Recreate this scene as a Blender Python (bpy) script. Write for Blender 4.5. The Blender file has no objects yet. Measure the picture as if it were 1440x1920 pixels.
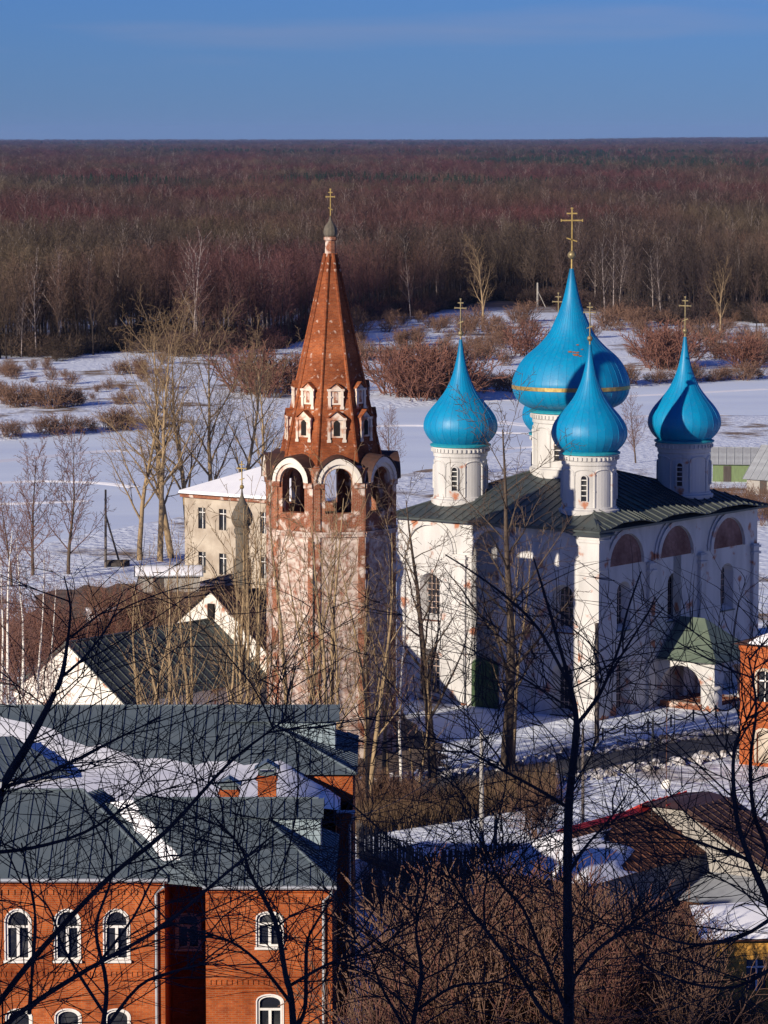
import bpy, math, random
import numpy as np
from mathutils import Vector, Matrix, noise as mnoise

# ------------------------------------------------------------------ camera
F = 6900.0; CX = 720.0; CY = 960.0; YH = 257.0; CAMZ = 40.0
PITCH = math.atan((CY - YH) / F)
scene = bpy.context.scene
COL = scene.collection
cam_d = bpy.data.cameras.new('camera'); cam = bpy.data.objects.new('camera', cam_d); COL.objects.link(cam)
cam_d.sensor_fit = 'HORIZONTAL'; cam_d.sensor_width = 36.0; cam_d.lens = F / 1440.0 * 36.0
cam_d.clip_start = 0.5; cam_d.clip_end = 80000
cam.location = (0, 0, CAMZ); cam.rotation_euler = (math.pi / 2 - PITCH, 0, 0)
scene.camera = cam
scene.render.resolution_x = 768; scene.render.resolution_y = 1024

# ------------------------------------------------------------------ sky and sun
SUN_EL = math.radians(17.0); SUN_AZ = math.radians(40.0)   # azimuth: to the left of straight behind the camera
to_sun = Vector((-math.sin(SUN_AZ) * math.cos(SUN_EL), -math.cos(SUN_AZ) * math.cos(SUN_EL), math.sin(SUN_EL)))
world = bpy.data.worlds.new('World'); scene.world = world; world.use_nodes = True
wn = world.node_tree.nodes; wl = world.node_tree.links; wn.clear()
wo = wn.new('ShaderNodeOutputWorld'); wb = wn.new('ShaderNodeBackground'); sky = wn.new('ShaderNodeTexSky')
sky.sky_type = 'NISHITA'; sky.sun_disc = False; sky.sun_elevation = SUN_EL
sky.sun_rotation = math.atan2(to_sun.x, to_sun.y)
sky.altitude = 100; sky.air_density = 1.0; sky.dust_density = 0.0; sky.ozone_density = 6.0
hs = wn.new('ShaderNodeHueSaturation'); hs.inputs['Saturation'].default_value = 1.0; hs.inputs['Value'].default_value = 1.0
tc = wn.new('ShaderNodeTexCoord'); mp = wn.new('ShaderNodeMapping'); mp.inputs['Scale'].default_value = (4, 4, 48)
nz = wn.new('ShaderNodeTexNoise'); nz.inputs['Scale'].default_value = 1.0; nz.inputs['Detail'].default_value = 5
cr = wn.new('ShaderNodeValToRGB'); cr.color_ramp.elements[0].position = 0.52; cr.color_ramp.elements[1].position = 0.85
cr.color_ramp.elements[1].color = (.5, .5, .5, 1)
mx = wn.new('ShaderNodeMixRGB'); mx.inputs['Color2'].default_value = (6.5, 5.8, 7.0, 1)
wl.new(tc.outputs['Generated'], mp.inputs['Vector']); wl.new(mp.outputs[0], nz.inputs['Vector'])
wl.new(nz.outputs['Fac'], cr.inputs[0]); wl.new(cr.outputs[0], mx.inputs['Fac'])
wl.new(sky.outputs[0], hs.inputs['Color']); 
tint = wn.new('ShaderNodeMixRGB'); tint.blend_type = 'MULTIPLY'; tint.inputs['Fac'].default_value = 1; tint.inputs['Color2'].default_value = (.40, .675, 1.46, 1)
wl.new(hs.outputs[0], tint.inputs['Color1']); wl.new(tint.outputs[0], mx.inputs['Color1']); wl.new(mx.outputs[0], wb.inputs['Color']); wl.new(wb.outputs[0], wo.inputs['Surface'])
wb.inputs['Strength'].default_value = 0.05
sun_d = bpy.data.lights.new('sun', 'SUN'); sun = bpy.data.objects.new('sun', sun_d); COL.objects.link(sun)
sun_d.energy = 5.0; sun_d.angle = math.radians(0.5); sun_d.color = (1.0, .885, .73)
sun.rotation_euler = (-to_sun).to_track_quat('-Z', 'Y').to_euler()
sun.location = (-60, -80, 120)
vs = scene.view_settings; vs.view_transform = 'Standard'; vs.look = 'None'; vs.exposure = 0.25; vs.gamma = 1.0
vs.use_curve_mapping = False
cy = scene.cycles
cy.max_bounces = 4; cy.diffuse_bounces = 2; cy.glossy_bounces = 2; cy.transmission_bounces = 2
cy.volume_bounces = 0; cy.transparent_max_bounces = 4; cy.caustics_reflective = False; cy.caustics_refractive = False

# ------------------------------------------------------------------ helpers
R = math.radians
def ray(x, y):
    f = Vector((0, math.cos(PITCH), -math.sin(PITCH))); u = Vector((0, math.sin(PITCH), math.cos(PITCH)))
    return f + Vector(((x - CX) / F, 0, 0)) - u * ((y - CY) / F)
def PZ(x, y, z):            # where the pixel's ray meets height z
    d = ray(x, y); t = (z - CAMZ) / d.z
    return Vector((d.x * t, d.y * t, z))
def PY(x, y, Y):            # where the pixel's ray meets distance Y
    d = ray(x, y); t = Y / d.y
    return Vector((d.x * t, Y, CAMZ + d.z * t))

def smooth(a, b, x):
    t = min(1, max(0, (x - a) / (b - a))); return t * t * (3 - 2 * t)
def near_bank(x): return min(560, max(330, 462 + 2.083 * x))
def far_bank(x): return min(900, max(500, 626 + 1.144 * x))
def gz(x, y):
    n = mnoise.noise(Vector((x * .03, y * .03, 0)))
    if y < 0:
        s = -y; h = 38.3 + .78 * min(s, 62) + .12 * max(0, s - 62) + n * 3 * smooth(5, 40, s)  # unseen hill behind the camera, its crest shaped to shade the foreground trees
        return h
    foot = 118.0 + 46.0 * smooth(-.5, 7, x)          # the hill's foot reaches farther out on the right
    if y < foot:
        t = y / foot
        return 38.3 * (1 - t) ** 1.12 + n * .6 * smooth(4, 20, y) * (1 - t)
    n2 = mnoise.noise(Vector((x * .15, y * .15, 7)))
    town = .06 * n2
    nb = near_bank(x); fb = far_bank(x)
    if y < nb - 30: return town
    if y < nb: return town - 6 * smooth(nb - 30, nb, y)
    if y < fb - 3: return -6.0
    h = -6 + .9 * smooth(fb - 3, fb + 4, y)
    h += (.7 * mnoise.noise(Vector((x * .02, y * .012, 3))) + .25 * n2) * smooth(fb, fb + 20, y)
    if y > 7000:
        h += 16 * smooth(7000, 26000, y) * smooth(.03, .09, x / y)
    return h

class MB:
    def __init__(s): s.v = []; s.f = []
    def add(s, vs, fs):
        b = len(s.v); s.v += [tuple(p) for p in vs]; s.f += [tuple(i + b for i in f) for f in fs]; return s
    def box(s, c, d, rz=0):
        x, y, z = d[0] / 2, d[1] / 2, d[2] / 2; ca, sa = math.cos(rz), math.sin(rz)
        vs = []
        for k in range(8):
            px = x if k & 1 else -x; py = y if k & 2 else -y; pz = z if k & 4 else -z
            vs.append((c[0] + px * ca - py * sa, c[1] + px * sa + py * ca, c[2] + pz))
        return s.add(vs, [(0, 2, 3, 1), (4, 5, 7, 6), (0, 1, 5, 4), (2, 6, 7, 3), (0, 4, 6, 2), (1, 3, 7, 5)])
    def b2(s, a, b):
        return s.box([(a[i] + b[i]) / 2 for i in range(3)], [abs(b[i] - a[i]) for i in range(3)])
    def poly(s, pts): return s.add(pts, [tuple(range(len(pts)))])
    def slab(s, pts, vec):           # polygon pushed along a vector
        n = len(pts); vec = Vector(vec); p = [Vector(q) for q in pts]
        vs = p + [q + vec for q in p]
        fs = [tuple(range(n - 1, -1, -1)), tuple(range(n, 2 * n))]
        fs += [(i, (i + 1) % n, n + (i + 1) % n, n + i) for i in range(n)]
        return s.add(vs, fs)
    def tube(s, pts, rad, n=6, cap=True):
        pts = [Vector(p) for p in pts]; k = len(pts)
        if not hasattr(rad, '__len__'): rad = [rad] * k
        vs = []
        for i, p in enumerate(pts):
            t = (pts[min(i + 1, k - 1)] - pts[max(i - 1, 0)]).normalized()
            a = t.cross(Vector((0, 0, 1)) if abs(t.z) < .9 else Vector((1, 0, 0))).normalized(); b = t.cross(a)
            for j in range(n):
                w = 2 * math.pi * j / n
                vs.append(p + (a * math.cos(w) + b * math.sin(w)) * rad[i])
        fs = [(i * n + j, i * n + (j + 1) % n, (i + 1) * n + (j + 1) % n, (i + 1) * n + j) for i in range(k - 1) for j in range(n)]
        if cap: fs += [tuple(range(n - 1, -1, -1)), tuple((k - 1) * n + j for j in range(n))]
        return s.add(vs, fs)
    def lathe(s, prof, n=32, a0=0, a1=2 * math.pi, c=(0, 0, 0)):
        full = abs(a1 - a0 - 2 * math.pi) < 1e-6; m = n if full else n + 1
        vs = [(c[0] + r * math.cos(a0 + (a1 - a0) * j / n), c[1] + r * math.sin(a0 + (a1 - a0) * j / n), c[2] + z) for r, z in prof for j in range(m)]
        fs = []
        for i in range(len(prof) - 1):
            for j in range(n):
                j2 = (j + 1) % m
                fs.append((i * m + j, i * m + j2, (i + 1) * m + j2, (i + 1) * m + j))
        return s.add(vs, fs)
    def ball(s, c, r, n=12):
        return s.lathe([(max(1e-4, r * math.cos(a)), r * math.sin(a)) for a in np.linspace(-math.pi / 2, math.pi / 2, n // 2 + 1)], n, c=c)
    def mesh(s, name):
        me = bpy.data.meshes.new(name); me.from_pydata(s.v, [], s.f); me.update(); return me
    def build(s, name, mat, parent=None, smooth_=False, loc=None):
        me = s.mesh(name); me.materials.append(mat)
        if smooth_: me.polygons.foreach_set('use_smooth', [True] * len(me.polygons))
        return link(name, me, parent, loc)
def link(name, data, parent=None, loc=None):
    o = bpy.data.objects.new(name, data); COL.objects.link(o)
    if parent is not None: o.parent = parent
    if loc is not None: o.location = loc
    return o
def tag(o, label, cat, group=None):
    o['label'] = label; o['category'] = cat
    if group: o['group'] = group
    return o
def thing(name, label, cat, loc=(0, 0, 0), rz=0, group=None):
    o = link(name, None, None, loc); o.rotation_euler = (0, 0, rz); o.empty_display_size = .5
    return tag(o, label, cat, group)
def struct(o): o['kind'] = 'structure'; return o
def stuff(o, label=None, cat=None):
    o['kind'] = 'stuff'
    if label: o['label'] = label; o['category'] = cat
    return o

# ------------------------------------------------------------------ materials
def nodes_of(name):
    m = bpy.data.materials.new(name); m.use_nodes = True
    nt = m.node_tree; b = nt.nodes['Principled BSDF']; return m, nt.nodes, nt.links, b
def c4(c): return (c[0], c[1], c[2], 1)
def noise_fac(N, L, scale, detail=4, lo=.4, hi=.6, coord='Object', stretch=None):
    t = N.new('ShaderNodeTexCoord'); n = N.new('ShaderNodeTexNoise'); n.inputs['Scale'].default_value = scale; n.inputs['Detail'].default_value = detail
    src = t.outputs[coord] if coord != 'World' else None
    if src is None:
        g = N.new('ShaderNodeNewGeometry'); src = g.outputs['Position']
    if stretch:
        mpn = N.new('ShaderNodeMapping'); mpn.inputs['Scale'].default_value = stretch; L.new(src, mpn.inputs['Vector']); src = mpn.outputs[0]
    L.new(src, n.inputs['Vector'])
    r = N.new('ShaderNodeMapRange'); r.inputs['From Min'].default_value = lo; r.inputs['From Max'].default_value = hi
    L.new(n.outputs['Fac'], r.inputs['Value']); return r.outputs['Result'], n
def mixc(N, L, fac, a, b):
    m = N.new('ShaderNodeMixRGB'); L.new(fac, m.inputs['Fac'])
    for k, c in (('Color1', a), ('Color2', b)):
        if isinstance(c, (tuple, list)): m.inputs[k].default_value = c4(c)
        else: L.new(c, m.inputs[k])
    return m.outputs[0]
def bump(N, L, b, h, strength=.3, dist=.05):
    bp = N.new('ShaderNodeBump'); bp.inputs['Strength'].default_value = strength; bp.inputs['Distance'].default_value = dist
    L.new(h, bp.inputs['Height']); L.new(bp.outputs[0], b.inputs['Normal'])
def plain(name, c1, c2=None, scale=2.0, rough=.8, metal=0, lo=.35, hi=.65, stretch=None, bmp=0, coord='Object', spec=.3):
    m, N, L, b = nodes_of(name)
    b.inputs['Roughness'].default_value = rough; b.inputs['Metallic'].default_value = metal; b.inputs['Specular IOR Level'].default_value = spec
    if c2 is None: c2 = tuple(x * .75 for x in c1)
    f, n = noise_fac(N, L, scale, 5, lo, hi, coord, stretch)
    L.new(mixc(N, L, f, c1, c2), b.inputs['Base Color'])
    if bmp: bump(N, L, b, n.outputs['Fac'], bmp, .1)
    return m
def brickmat(name, c1, c2, mortar, wear=None, wear_lo=.5, wear_hi=.6, wear_scale=.6, axis='XZ', soot=None):
    m, N, L, b = nodes_of(name); b.inputs['Roughness'].default_value = .9; b.inputs['Specular IOR Level'].default_value = .15
    t = N.new('ShaderNodeTexCoord'); sp = N.new('ShaderNodeSeparateXYZ'); cb = N.new('ShaderNodeCombineXYZ')
    L.new(t.outputs['Object'], sp.inputs[0])
    ad = N.new('ShaderNodeMath'); ad.operation = 'ADD'; L.new(sp.outputs['X'], ad.inputs[0]); L.new(sp.outputs['Y'], ad.inputs[1])
    L.new(ad.outputs[0], cb.inputs['X']); L.new(sp.outputs['Z'], cb.inputs['Y'])
    br = N.new('ShaderNodeTexBrick'); br.inputs['Scale'].default_value = 1
    br.inputs['Brick Width'].default_value = .27; br.inputs['Row Height'].default_value = .088; br.inputs['Mortar Size'].default_value = .011
    br.inputs['Color1'].default_value = c4(c1); br.inputs['Color2'].default_value = c4(c2); br.inputs['Mortar'].default_value = c4(mortar)
    L.new(cb.outputs[0], br.inputs['Vector'])
    f, n = noise_fac(N, L, .5, 5, .35, .7)
    dark = N.new('ShaderNodeMixRGB'); dark.blend_type = 'MULTIPLY'; L.new(f, dark.inputs['Fac'])
    L.new(br.outputs['Color'], dark.inputs['Color1']); dark.inputs['Color2'].default_value = (.5, .42, .4, 1)
    fm, nm = noise_fac(N, L, 3.2, 6, .3, .7); md = N.new('ShaderNodeMixRGB'); md.blend_type = 'MULTIPLY'; L.new(fm, md.inputs['Fac']); L.new(dark.outputs[0], md.inputs['Color1']); md.inputs['Color2'].default_value = (.68, .64, .64, 1)
    col = md.outputs[0]
    if wear:
        f2, n2 = noise_fac(N, L, wear_scale, 8, wear_lo, wear_hi)
        f3, n3 = noise_fac(N, L, 1.4, 4, .3, .7)
        col = mixc(N, L, f2, col, mixc(N, L, f3, wear, tuple(x * .72 for x in wear)))
    L.new(col, b.inputs['Base Color']); bump(N, L, b, br.outputs['Fac'], .5, -.012)
    return m
def whitewash(name, c=(.595, .58, .56), brick=(.40, .17, .10), lo=.595, hi=.68, low_z=None):
    m, N, L, b = nodes_of(name); b.inputs['Roughness'].default_value = .92; b.inputs['Specular IOR Level'].default_value = .1
    f, n = noise_fac(N, L, .8, 7, lo, hi)
    f1, n1 = noise_fac(N, L, .9, 6, .4, .75, stretch=(1, 1, .25))
    base = mixc(N, L, f1, c, tuple(x * .72 for x in c))
    if low_z:      # damp, peeled plaster near the foot of the wall
        t = N.new('ShaderNodeTexCoord'); sp = N.new('ShaderNodeSeparateXYZ'); L.new(t.outputs['Object'], sp.inputs[0])
        mr = N.new('ShaderNodeMapRange'); mr.inputs['From Min'].default_value = low_z; mr.inputs['From Max'].default_value = 0
        mr.inputs['To Max'].default_value = .55; L.new(sp.outputs['Z'], mr.inputs['Value'])
        f4, n4 = noise_fac(N, L, .7, 6, .25, .75)
        a = N.new('ShaderNodeMath'); a.operation = 'MULTIPLY'; L.new(mr.outputs[0], a.inputs[0]); L.new(f4, a.inputs[1])
        g = N.new('ShaderNodeMath'); g.operation = 'GREATER_THAN'; L.new(a.outputs[0], g.inputs[0]); g.inputs[1].default_value = .33
        mxx = N.new('ShaderNodeMath'); mxx.operation = 'MAXIMUM'; L.new(g.outputs[0], mxx.inputs[0]); L.new(f, mxx.inputs[1]); f = mxx.outputs[0]
    L.new(mixc(N, L, f, base, brick), b.inputs['Base Color'])
    # faint courses under the lime wash
    t2 = N.new('ShaderNodeTexNoise'); t2.inputs['Scale'].default_value = 6; t2.inputs['Detail'].default_value = 4
    bump(N, L, b, t2.outputs['Fac'], .35, .03)
    return m

M = {}
M['snow'] = plain('snow', (.82, .85, .9), (.74, .77, .84), .5, .6, bmp=.25)
M['roof_snow'] = plain('roof_snow', (.88, .88, .9), (.82, .82, .86), .8, .6, bmp=.25)
M['wash'] = whitewash('lime_wash', low_z=2.2)
M['wash_drum'] = whitewash('lime_wash_drum', lo=.66, hi=.72)
M['wash_tower'] = brickmat('peeling_tower_brick', (.42, .15, .07), (.34, .11, .055), (.5, .4, .33), (.68, .57, .495), .33, .60, 3.0)
M['brick_tent'] = brickmat('tent_brick', (.46, .12, .033), (.30, .07, .022), (.36, .18, .10), (.62, .47, .38), .62, .70, 2.2)
M['brick_tier'] = brickmat('tier_brick', (.44, .14, .055), (.34, .10, .045), (.46, .34, .26), (.7, .58, .5), .52, .62, 1.3)
M['brick_red'] = brickmat('red_facade_brick', (.62, .15, .032), (.44, .09, .022), (.46, .22, .11))
M['brick_lunette'] = brickmat('lunette_brick', (.36, .19, .16), (.29, .15, .13), (.42, .33, .3))
M['teal_roof'] = plain('green_roof_iron', (.088, .10, .095), (.06, .074, .074), 1.2, .45, .3)
M['grey_roof'] = plain('grey_roof_iron', (.16, .195, .21), (.125, .16, .18), .9, .45, .3)
M['grey_light'] = plain('pale_grey_siding', (.34, .42, .46), (.28, .36, .4), 2, .5, .2)
M['blue'] = plain('blue_dome_paint', (.0, .25, .50), (.0, .22, .46), .8, .42, 0, spec=.5)
def dome_paint():
    m, N, L, b = nodes_of('blue_dome_paint'); b.inputs['Specular IOR Level'].default_value = .4
    f, n = noise_fac(N, L, 1.6, 7, .35, .75, 'World', (1.2, 1.2, .35)); f2, n2 = noise_fac(N, L, 5, 5, .55, .75, 'World')
    a = mixc(N, L, f, (.0, .245, .46), (.0, .185, .39)); L.new(mixc(N, L, f2, a, (.03, .21, .38)), b.inputs['Base Color'])
    r = N.new('ShaderNodeMapRange'); r.inputs['To Min'].default_value = .36; r.inputs['To Max'].default_value = .6; L.new(n.outputs['Fac'], r.inputs['Value']); L.new(r.outputs[0], b.inputs['Roughness'])
    bump(N, L, b, n2.outputs['Fac'], .25, .03); return m
M['blue'] = dome_paint()
M['teal_trim'] = plain('teal_trim_paint', (.02, .30, .38), (.02, .24, .32), 2, .5)
M['gold'] = plain('gilding', (.5, .36, .13), (.33, .23, .08), 4, .42, .4)
M['old_gold'] = plain('weathered_gilding', (.34, .27, .13), (.14, .11, .07), 4, .45, .4)
M['rust'] = plain('rust_patch', (.22, .07, .03), (.35, .14, .06), 8, .9)
M['glass'] = plain('dark_glass', (.018, .02, .026), (.10, .10, .095), 1.1, .1, 0, lo=.5, hi=.75, spec=.7)
M['white_paint'] = plain('white_window_paint', (.8, .78, .74), (.68, .66, .62), 3, .6)
M['iron_bars'] = plain('pale_iron_bars', (.55, .42, .36), (.4, .28, .22), 3, .6, .1)
M['brown_metal'] = plain('brown_roof_iron', (.06, .035, .03), (.09, .045, .035), 2, .6, .2)
M['red_metal'] = plain('red_roof_paint', (.38, .025, .02), (.28, .02, .018), 2, .5)
M['rust_roof'] = plain('rusty_roof_iron', (.13, .052, .03), (.075, .034, .024), 1.6, .75, .1)
M['black_dome'] = plain('grey_wood_shingle', (.085, .075, .06), (.13, .11, .085), 5, .75)
M['door_green'] = plain('green_door_paint', (.022, .05, .022), (.05, .085, .03), 1.2, .6, stretch=(1, 1, 6))
M['door_brown'] = plain('brown_door_wood', (.10, .04, .025), (.06, .025, .018), 2, .6)
M['cream'] = plain('cream_plaster', (.50, .435, .35), (.33, .27, .21), .7, .9)
M['grey_plank'] = plain('weathered_grey_planks', (.36, .34, .31), (.28, .26, .24), 1.5, .9, stretch=(8, 8, .6))
M['dark_plank'] = plain('dark_fence_planks', (.05, .042, .04), (.085, .07, .06), 1.5, .9, stretch=(6, 6, .6))
M['yellow_plank'] = plain('yellow_painted_planks', (.62, .33, .07), (.5, .25, .05), 1.5, .8, stretch=(2, 2, 8))
M['wood_pole'] = plain('weathered_pole_wood', (.16, .13, .11), (.10, .085, .075), 2, .9, stretch=(6, 6, .5))
M['concrete'] = plain('pole_concrete', (.38, .36, .33), (.3, .28, .26), 2, .9)
M['asphalt'] = plain('wet_asphalt', (.045, .045, .05), (.085, .08, .08), .5, .55, stretch=(.3, 1.5, 1), coord='World')
M['dirty_snow'] = plain('dirty_snow', (.62, .6, .6), (.2, .17, .15), 1.2, .8, lo=.45, hi=.6, bmp=.6)
M['pipe'] = plain('galvanised_pipe', (.5, .52, .54), (.4, .42, .44), 3, .4, .5)
M['blue_rail'] = plain('blue_rail_paint', (.10, .32, .50), (.08, .25, .42), 3, .5)
M['slate'] = plain('grey_slate_sheet', (.32, .34, .36), (.24, .25, .27), 1.2, .85)
M['green_wall'] = plain('green_shed_planks', (.16, .22, .10), (.12, .16, .08), 2, .9, stretch=(8, 8, .6))
M['chain'] = plain('black_chain_iron', (.03, .03, .032), (.05, .05, .05), 5, .6, .3)
M['dry_weed'] = plain('dry_weed_stalks', (.20, .13, .075), (.12, .075, .045), .7, .95, coord='World')
def bark(name, c1, c2, scale=1.5, stretch=(4, 4, .8)):
    return plain(name, c1, c2, scale, .95, stretch=stretch, spec=.1)
M['bark_tan'] = bark('poplar_bark', (.36, .26, .15), (.24, .17, .10))
M['twig_tan'] = bark('poplar_twigs', (.26, .18, .105), (.19, .125, .075))
M['bark_dark'] = bark('dark_bark', (.12, .09, .065), (.075, .055, .045))
M['twig_dark'] = bark('dark_twigs', (.115, .08, .06), (.08, .055, .045))
M['bark_wood'] = bark('forest_bark', (.048, .036, .032), (.03, .024, .022))
M['bark_far_birch'] = plain('far_birch_bark', (.34, .28, .26), (.10, .08, .075), 1.2, .9, lo=.5, hi=.62, stretch=(1, 1, 3))
M['bark_black'] = bark('wet_black_bark', (.085, .062, .055), (.05, .038, .036))
M['bark_birch'] = plain('birch_bark', (.72, .68, .62), (.16, .13, .12), 2.2, .85, lo=.56, hi=.64, stretch=(1.5, 1.5, 5))
M['twig_birch'] = bark('birch_twigs', (.20, .11, .09), (.14, .075, .065))
M['twig_red'] = bark('red_willow_twigs', (.21, .095, .07), (.15, .075, .055))
M['twig_brown'] = bark('brown_willow_twigs', (.21, .125, .085), (.14, .08, .058))
def forest_mat():
    m, N, L, b = nodes_of('forest_twigs'); b.inputs['Roughness'].default_value = .95; b.inputs['Specular IOR Level'].default_value = .05
    f, n = noise_fac(N, L, .006, 4, .42, .6, 'World', (1, .35, 1))
    f9, n9 = noise_fac(N, L, .011, 5, .45, .6, 'World', (1, .3, 1))
    a = mixc(N, L, f, mixc(N, L, f9, (.062, .045, .04), (.10, .075, .05)), (.098, .04, .041))
    oi = N.new('ShaderNodeObjectInfo'); mr = N.new('ShaderNodeMapRange'); mr.inputs['To Min'].default_value = .45; mr.inputs['To Max'].default_value = 1.6
    L.new(oi.outputs['Random'], mr.inputs['Value'])
    vm = N.new('ShaderNodeMixRGB'); vm.blend_type = 'MULTIPLY'; vm.inputs['Fac'].default_value = 1
    L.new(a, vm.inputs['Color1']); L.new(mr.outputs[0], vm.inputs['Color2']); L.new(vm.outputs[0], b.inputs['Base Color'])
    return m
M['forest'] = forest_mat()
M['conifer'] = bark('spruce_needles', (.022, .04, .03), (.03, .05, .035))
HAZE = 2.0e-5
# ------------------------------------------------------------------ ground, river, road
def ground_mesh():
    ys = list(np.arange(-160, 110, 8.0)) + list(np.arange(110, 300, 2.2)) + list(np.arange(300, 1000, 6.0))
    y = 1000.0
    while y < 32000: ys.append(y); y *= 1.09
    ts = np.linspace(-1, 1, 131)
    vs = []
    for yy in ys:
        half = 230 if yy < 600 else 230 + .32 * (yy - 600)
        for t in ts:
            xx = half * (.28 * t + .72 * t ** 3)
            vs.append((xx, yy, gz(xx, yy) - (.25 if near_bank(xx) + 2 < yy < far_bank(xx) - 3 else 0)))
    n = len(ts)
    fs = [(i * n + j, i * n + j + 1, (i + 1) * n + j + 1, (i + 1) * n + j) for i in range(len(ys) - 1) for j in range(n - 1)]
    mb = MB(); mb.v = vs; mb.f = fs; return mb
def ground_mat():
    m, N, L, b = nodes_of('snowy_ground'); b.inputs['Roughness'].default_value = .7; b.inputs['Specular IOR Level'].default_value = .15
    f, n = noise_fac(N, L, .07, 9, .53, .62, 'World', (1, .7, 1))
    f1, n1 = noise_fac(N, L, .9, 5, .4, .7, 'World')
    sn = mixc(N, L, f1, (.83, .88, .95), (.74, .79, .88))
    # the wood stands on dark leaf litter
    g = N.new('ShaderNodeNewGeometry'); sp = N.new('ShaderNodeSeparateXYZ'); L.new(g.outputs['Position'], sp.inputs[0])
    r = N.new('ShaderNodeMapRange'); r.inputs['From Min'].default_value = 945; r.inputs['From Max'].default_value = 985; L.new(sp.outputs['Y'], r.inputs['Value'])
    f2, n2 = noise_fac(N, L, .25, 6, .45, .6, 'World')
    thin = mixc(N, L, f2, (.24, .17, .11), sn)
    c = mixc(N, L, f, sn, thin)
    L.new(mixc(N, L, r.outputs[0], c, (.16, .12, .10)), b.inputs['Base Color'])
    bump(N, L, b, n1.outputs['Fac'], .9, .4)
    return m
struct(ground_mesh().build('ground', ground_mat(), smooth_=True))

mb = MB(); xs = np.linspace(-160, 190, 60)
for x in xs:
    a, b_ = near_bank(x) - 1.5, far_bank(x) - .5
    for k in range(8): mb.v.append((x, a + (b_ - a) * k / 7, -6.0 + .02))
mb.f = [(i * 8 + k, (i + 1) * 8 + k, (i + 1) * 8 + k + 1, i * 8 + k + 1) for i in range(59) for k in range(7)]
def river_mat():
    m, N, L, b = nodes_of('snow_covered_ice'); b.inputs['Roughness'].default_value = .6; b.inputs['Specular IOR Level'].default_value = .3
    f, n = noise_fac(N, L, .05, 6, .35, .65, 'World', (.5, 1.6, 1))
    L.new(mixc(N, L, f, (.82, .90, .98), (.72, .80, .92)), b.inputs['Base Color']); bump(N, L, b, n.outputs['Fac'], .4, .4)
    return m
river = struct(mb.build('river', river_mat()))
M['track'] = plain('packed_snow', (.9, .9, .92), (.84, .84, .88), .5, .5)
def track(pts, w):
    mb = MB(); P = [PZ(x, y, -5.9) for x, y in pts]
    # resample smoothly
    Q = []
    for i in range(len(P) - 1):
        p0, p1, p2, p3 = P[max(i - 1, 0)], P[i], P[i + 1], P[min(i + 2, len(P) - 1)]
        for k in range(8):
            t = k / 8
            Q.append(.5 * ((2 * p1) + (p2 - p0) * t + (2 * p0 - 5 * p1 + 4 * p2 - p3) * t * t + (3 * p1 - p0 - 3 * p2 + p3) * t ** 3))
    for i, q in enumerate(Q):
        d = (Q[min(i + 1, len(Q) - 1)] - Q[max(i - 1, 0)]).normalized(); s = Vector((-d.y, d.x, 0)) * w / 2
        for k, (o, z) in enumerate(((-1.3, -.09), (-.8, .05), (-.3, -.05), (.3, -.05), (.8, .05), (1.3, -.09))):
            mb.v.append(tuple(q + s * o + Vector((0, 0, z))))
    mb.f = [(i * 6 + k, i * 6 + k + 1, (i + 1) * 6 + k + 1, (i + 1) * 6 + k) for i in range(len(Q) - 1) for k in range(5)]
    mb.build('snowmobile_track', M['track'], river)
track([(-40, 868), (90, 855), (190, 846), (300, 842), (430, 825), (560, 805)], 2.2)
track([(-40, 908), (60, 902), (180, 905), (260, 914)], 1.6)
track([(-40, 945), (60, 943), (170, 938)], 1.4)
track([(660, 770), (760, 758), (900, 752), (1180, 742), (1460, 728)], 2.0)
track([(930, 790), (1050, 800), (1180, 782), (1300, 778), (1390, 782), (1432, 792), (1425, 802), (1370, 812), (1180, 830)], 2.6)
track([(660, 800), (800, 798), (960, 812), (1180, 808), (1340, 795)], 1.8)
track([(940, 842), (1010, 838), (1200, 838)], 1.6)

# road along the cathedral
ROAD = [((1600, 1338), (1600, 1378)), ((1385, 1372), (1385, 1412)), ((1210, 1398), (1210, 1438)), ((1040, 1425), (1040, 1462)), ((870, 1450), (870, 1497)), ((700, 1475), (700, 1530)), ((540, 1500), (540, 1565)), ((300, 1540), (300, 1605))]
mb = MB(); rows = []
for i in range(len(ROAD) - 1):
    for k in range(10):
        t = k / 10
        a = PZ(*[ROAD[i][0][j] * (1 - t) + ROAD[i + 1][0][j] * t for j in (0, 1)], 0); b_ = PZ(*[ROAD[i][1][j] * (1 - t) + ROAD[i + 1][1][j] * t for j in (0, 1)], 0)
        rows.append((a, b_))
for a, b_ in rows:
    for k in range(6):
        p = a.lerp(b_, k / 5); mb.v.append((p.x, p.y, gz(p.x, p.y) + .06))
mb.f = [(i * 6 + k, i * 6 + k + 1, (i + 1) * 6 + k + 1, (i + 1) * 6 + k) for i in range(len(rows) - 1) for k in range(5)]
struct(mb.build('road', M['asphalt']))
rnd = random.Random(5)
def lump(mb, c, r, rn, flat=.6):       # an uneven clod
    n = 6; vs = []
    for i, ph in enumerate((-.5, .2, .9)):
        for j in range(n):
            a = 2 * math.pi * j / n + i * .4; q = r * rn.uniform(.7, 1.25) * math.cos(ph * 1.1)
            vs.append((c[0] + q * math.cos(a), c[1] + q * math.sin(a), c[2] + r * flat * math.sin(ph * 1.2)))
    vs.append((c[0], c[1], c[2] + r * flat * 1.02))
    fs = [(i * n + j, i * n + (j + 1) % n, (i + 1) * n + (j + 1) % n, (i + 1) * n + j) for i in range(2) for j in range(n)] + [(2 * n + j, 2 * n + (j + 1) % n, 3 * n) for j in range(n)]
    mb.add(vs, fs)
mb = MB()
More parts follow.
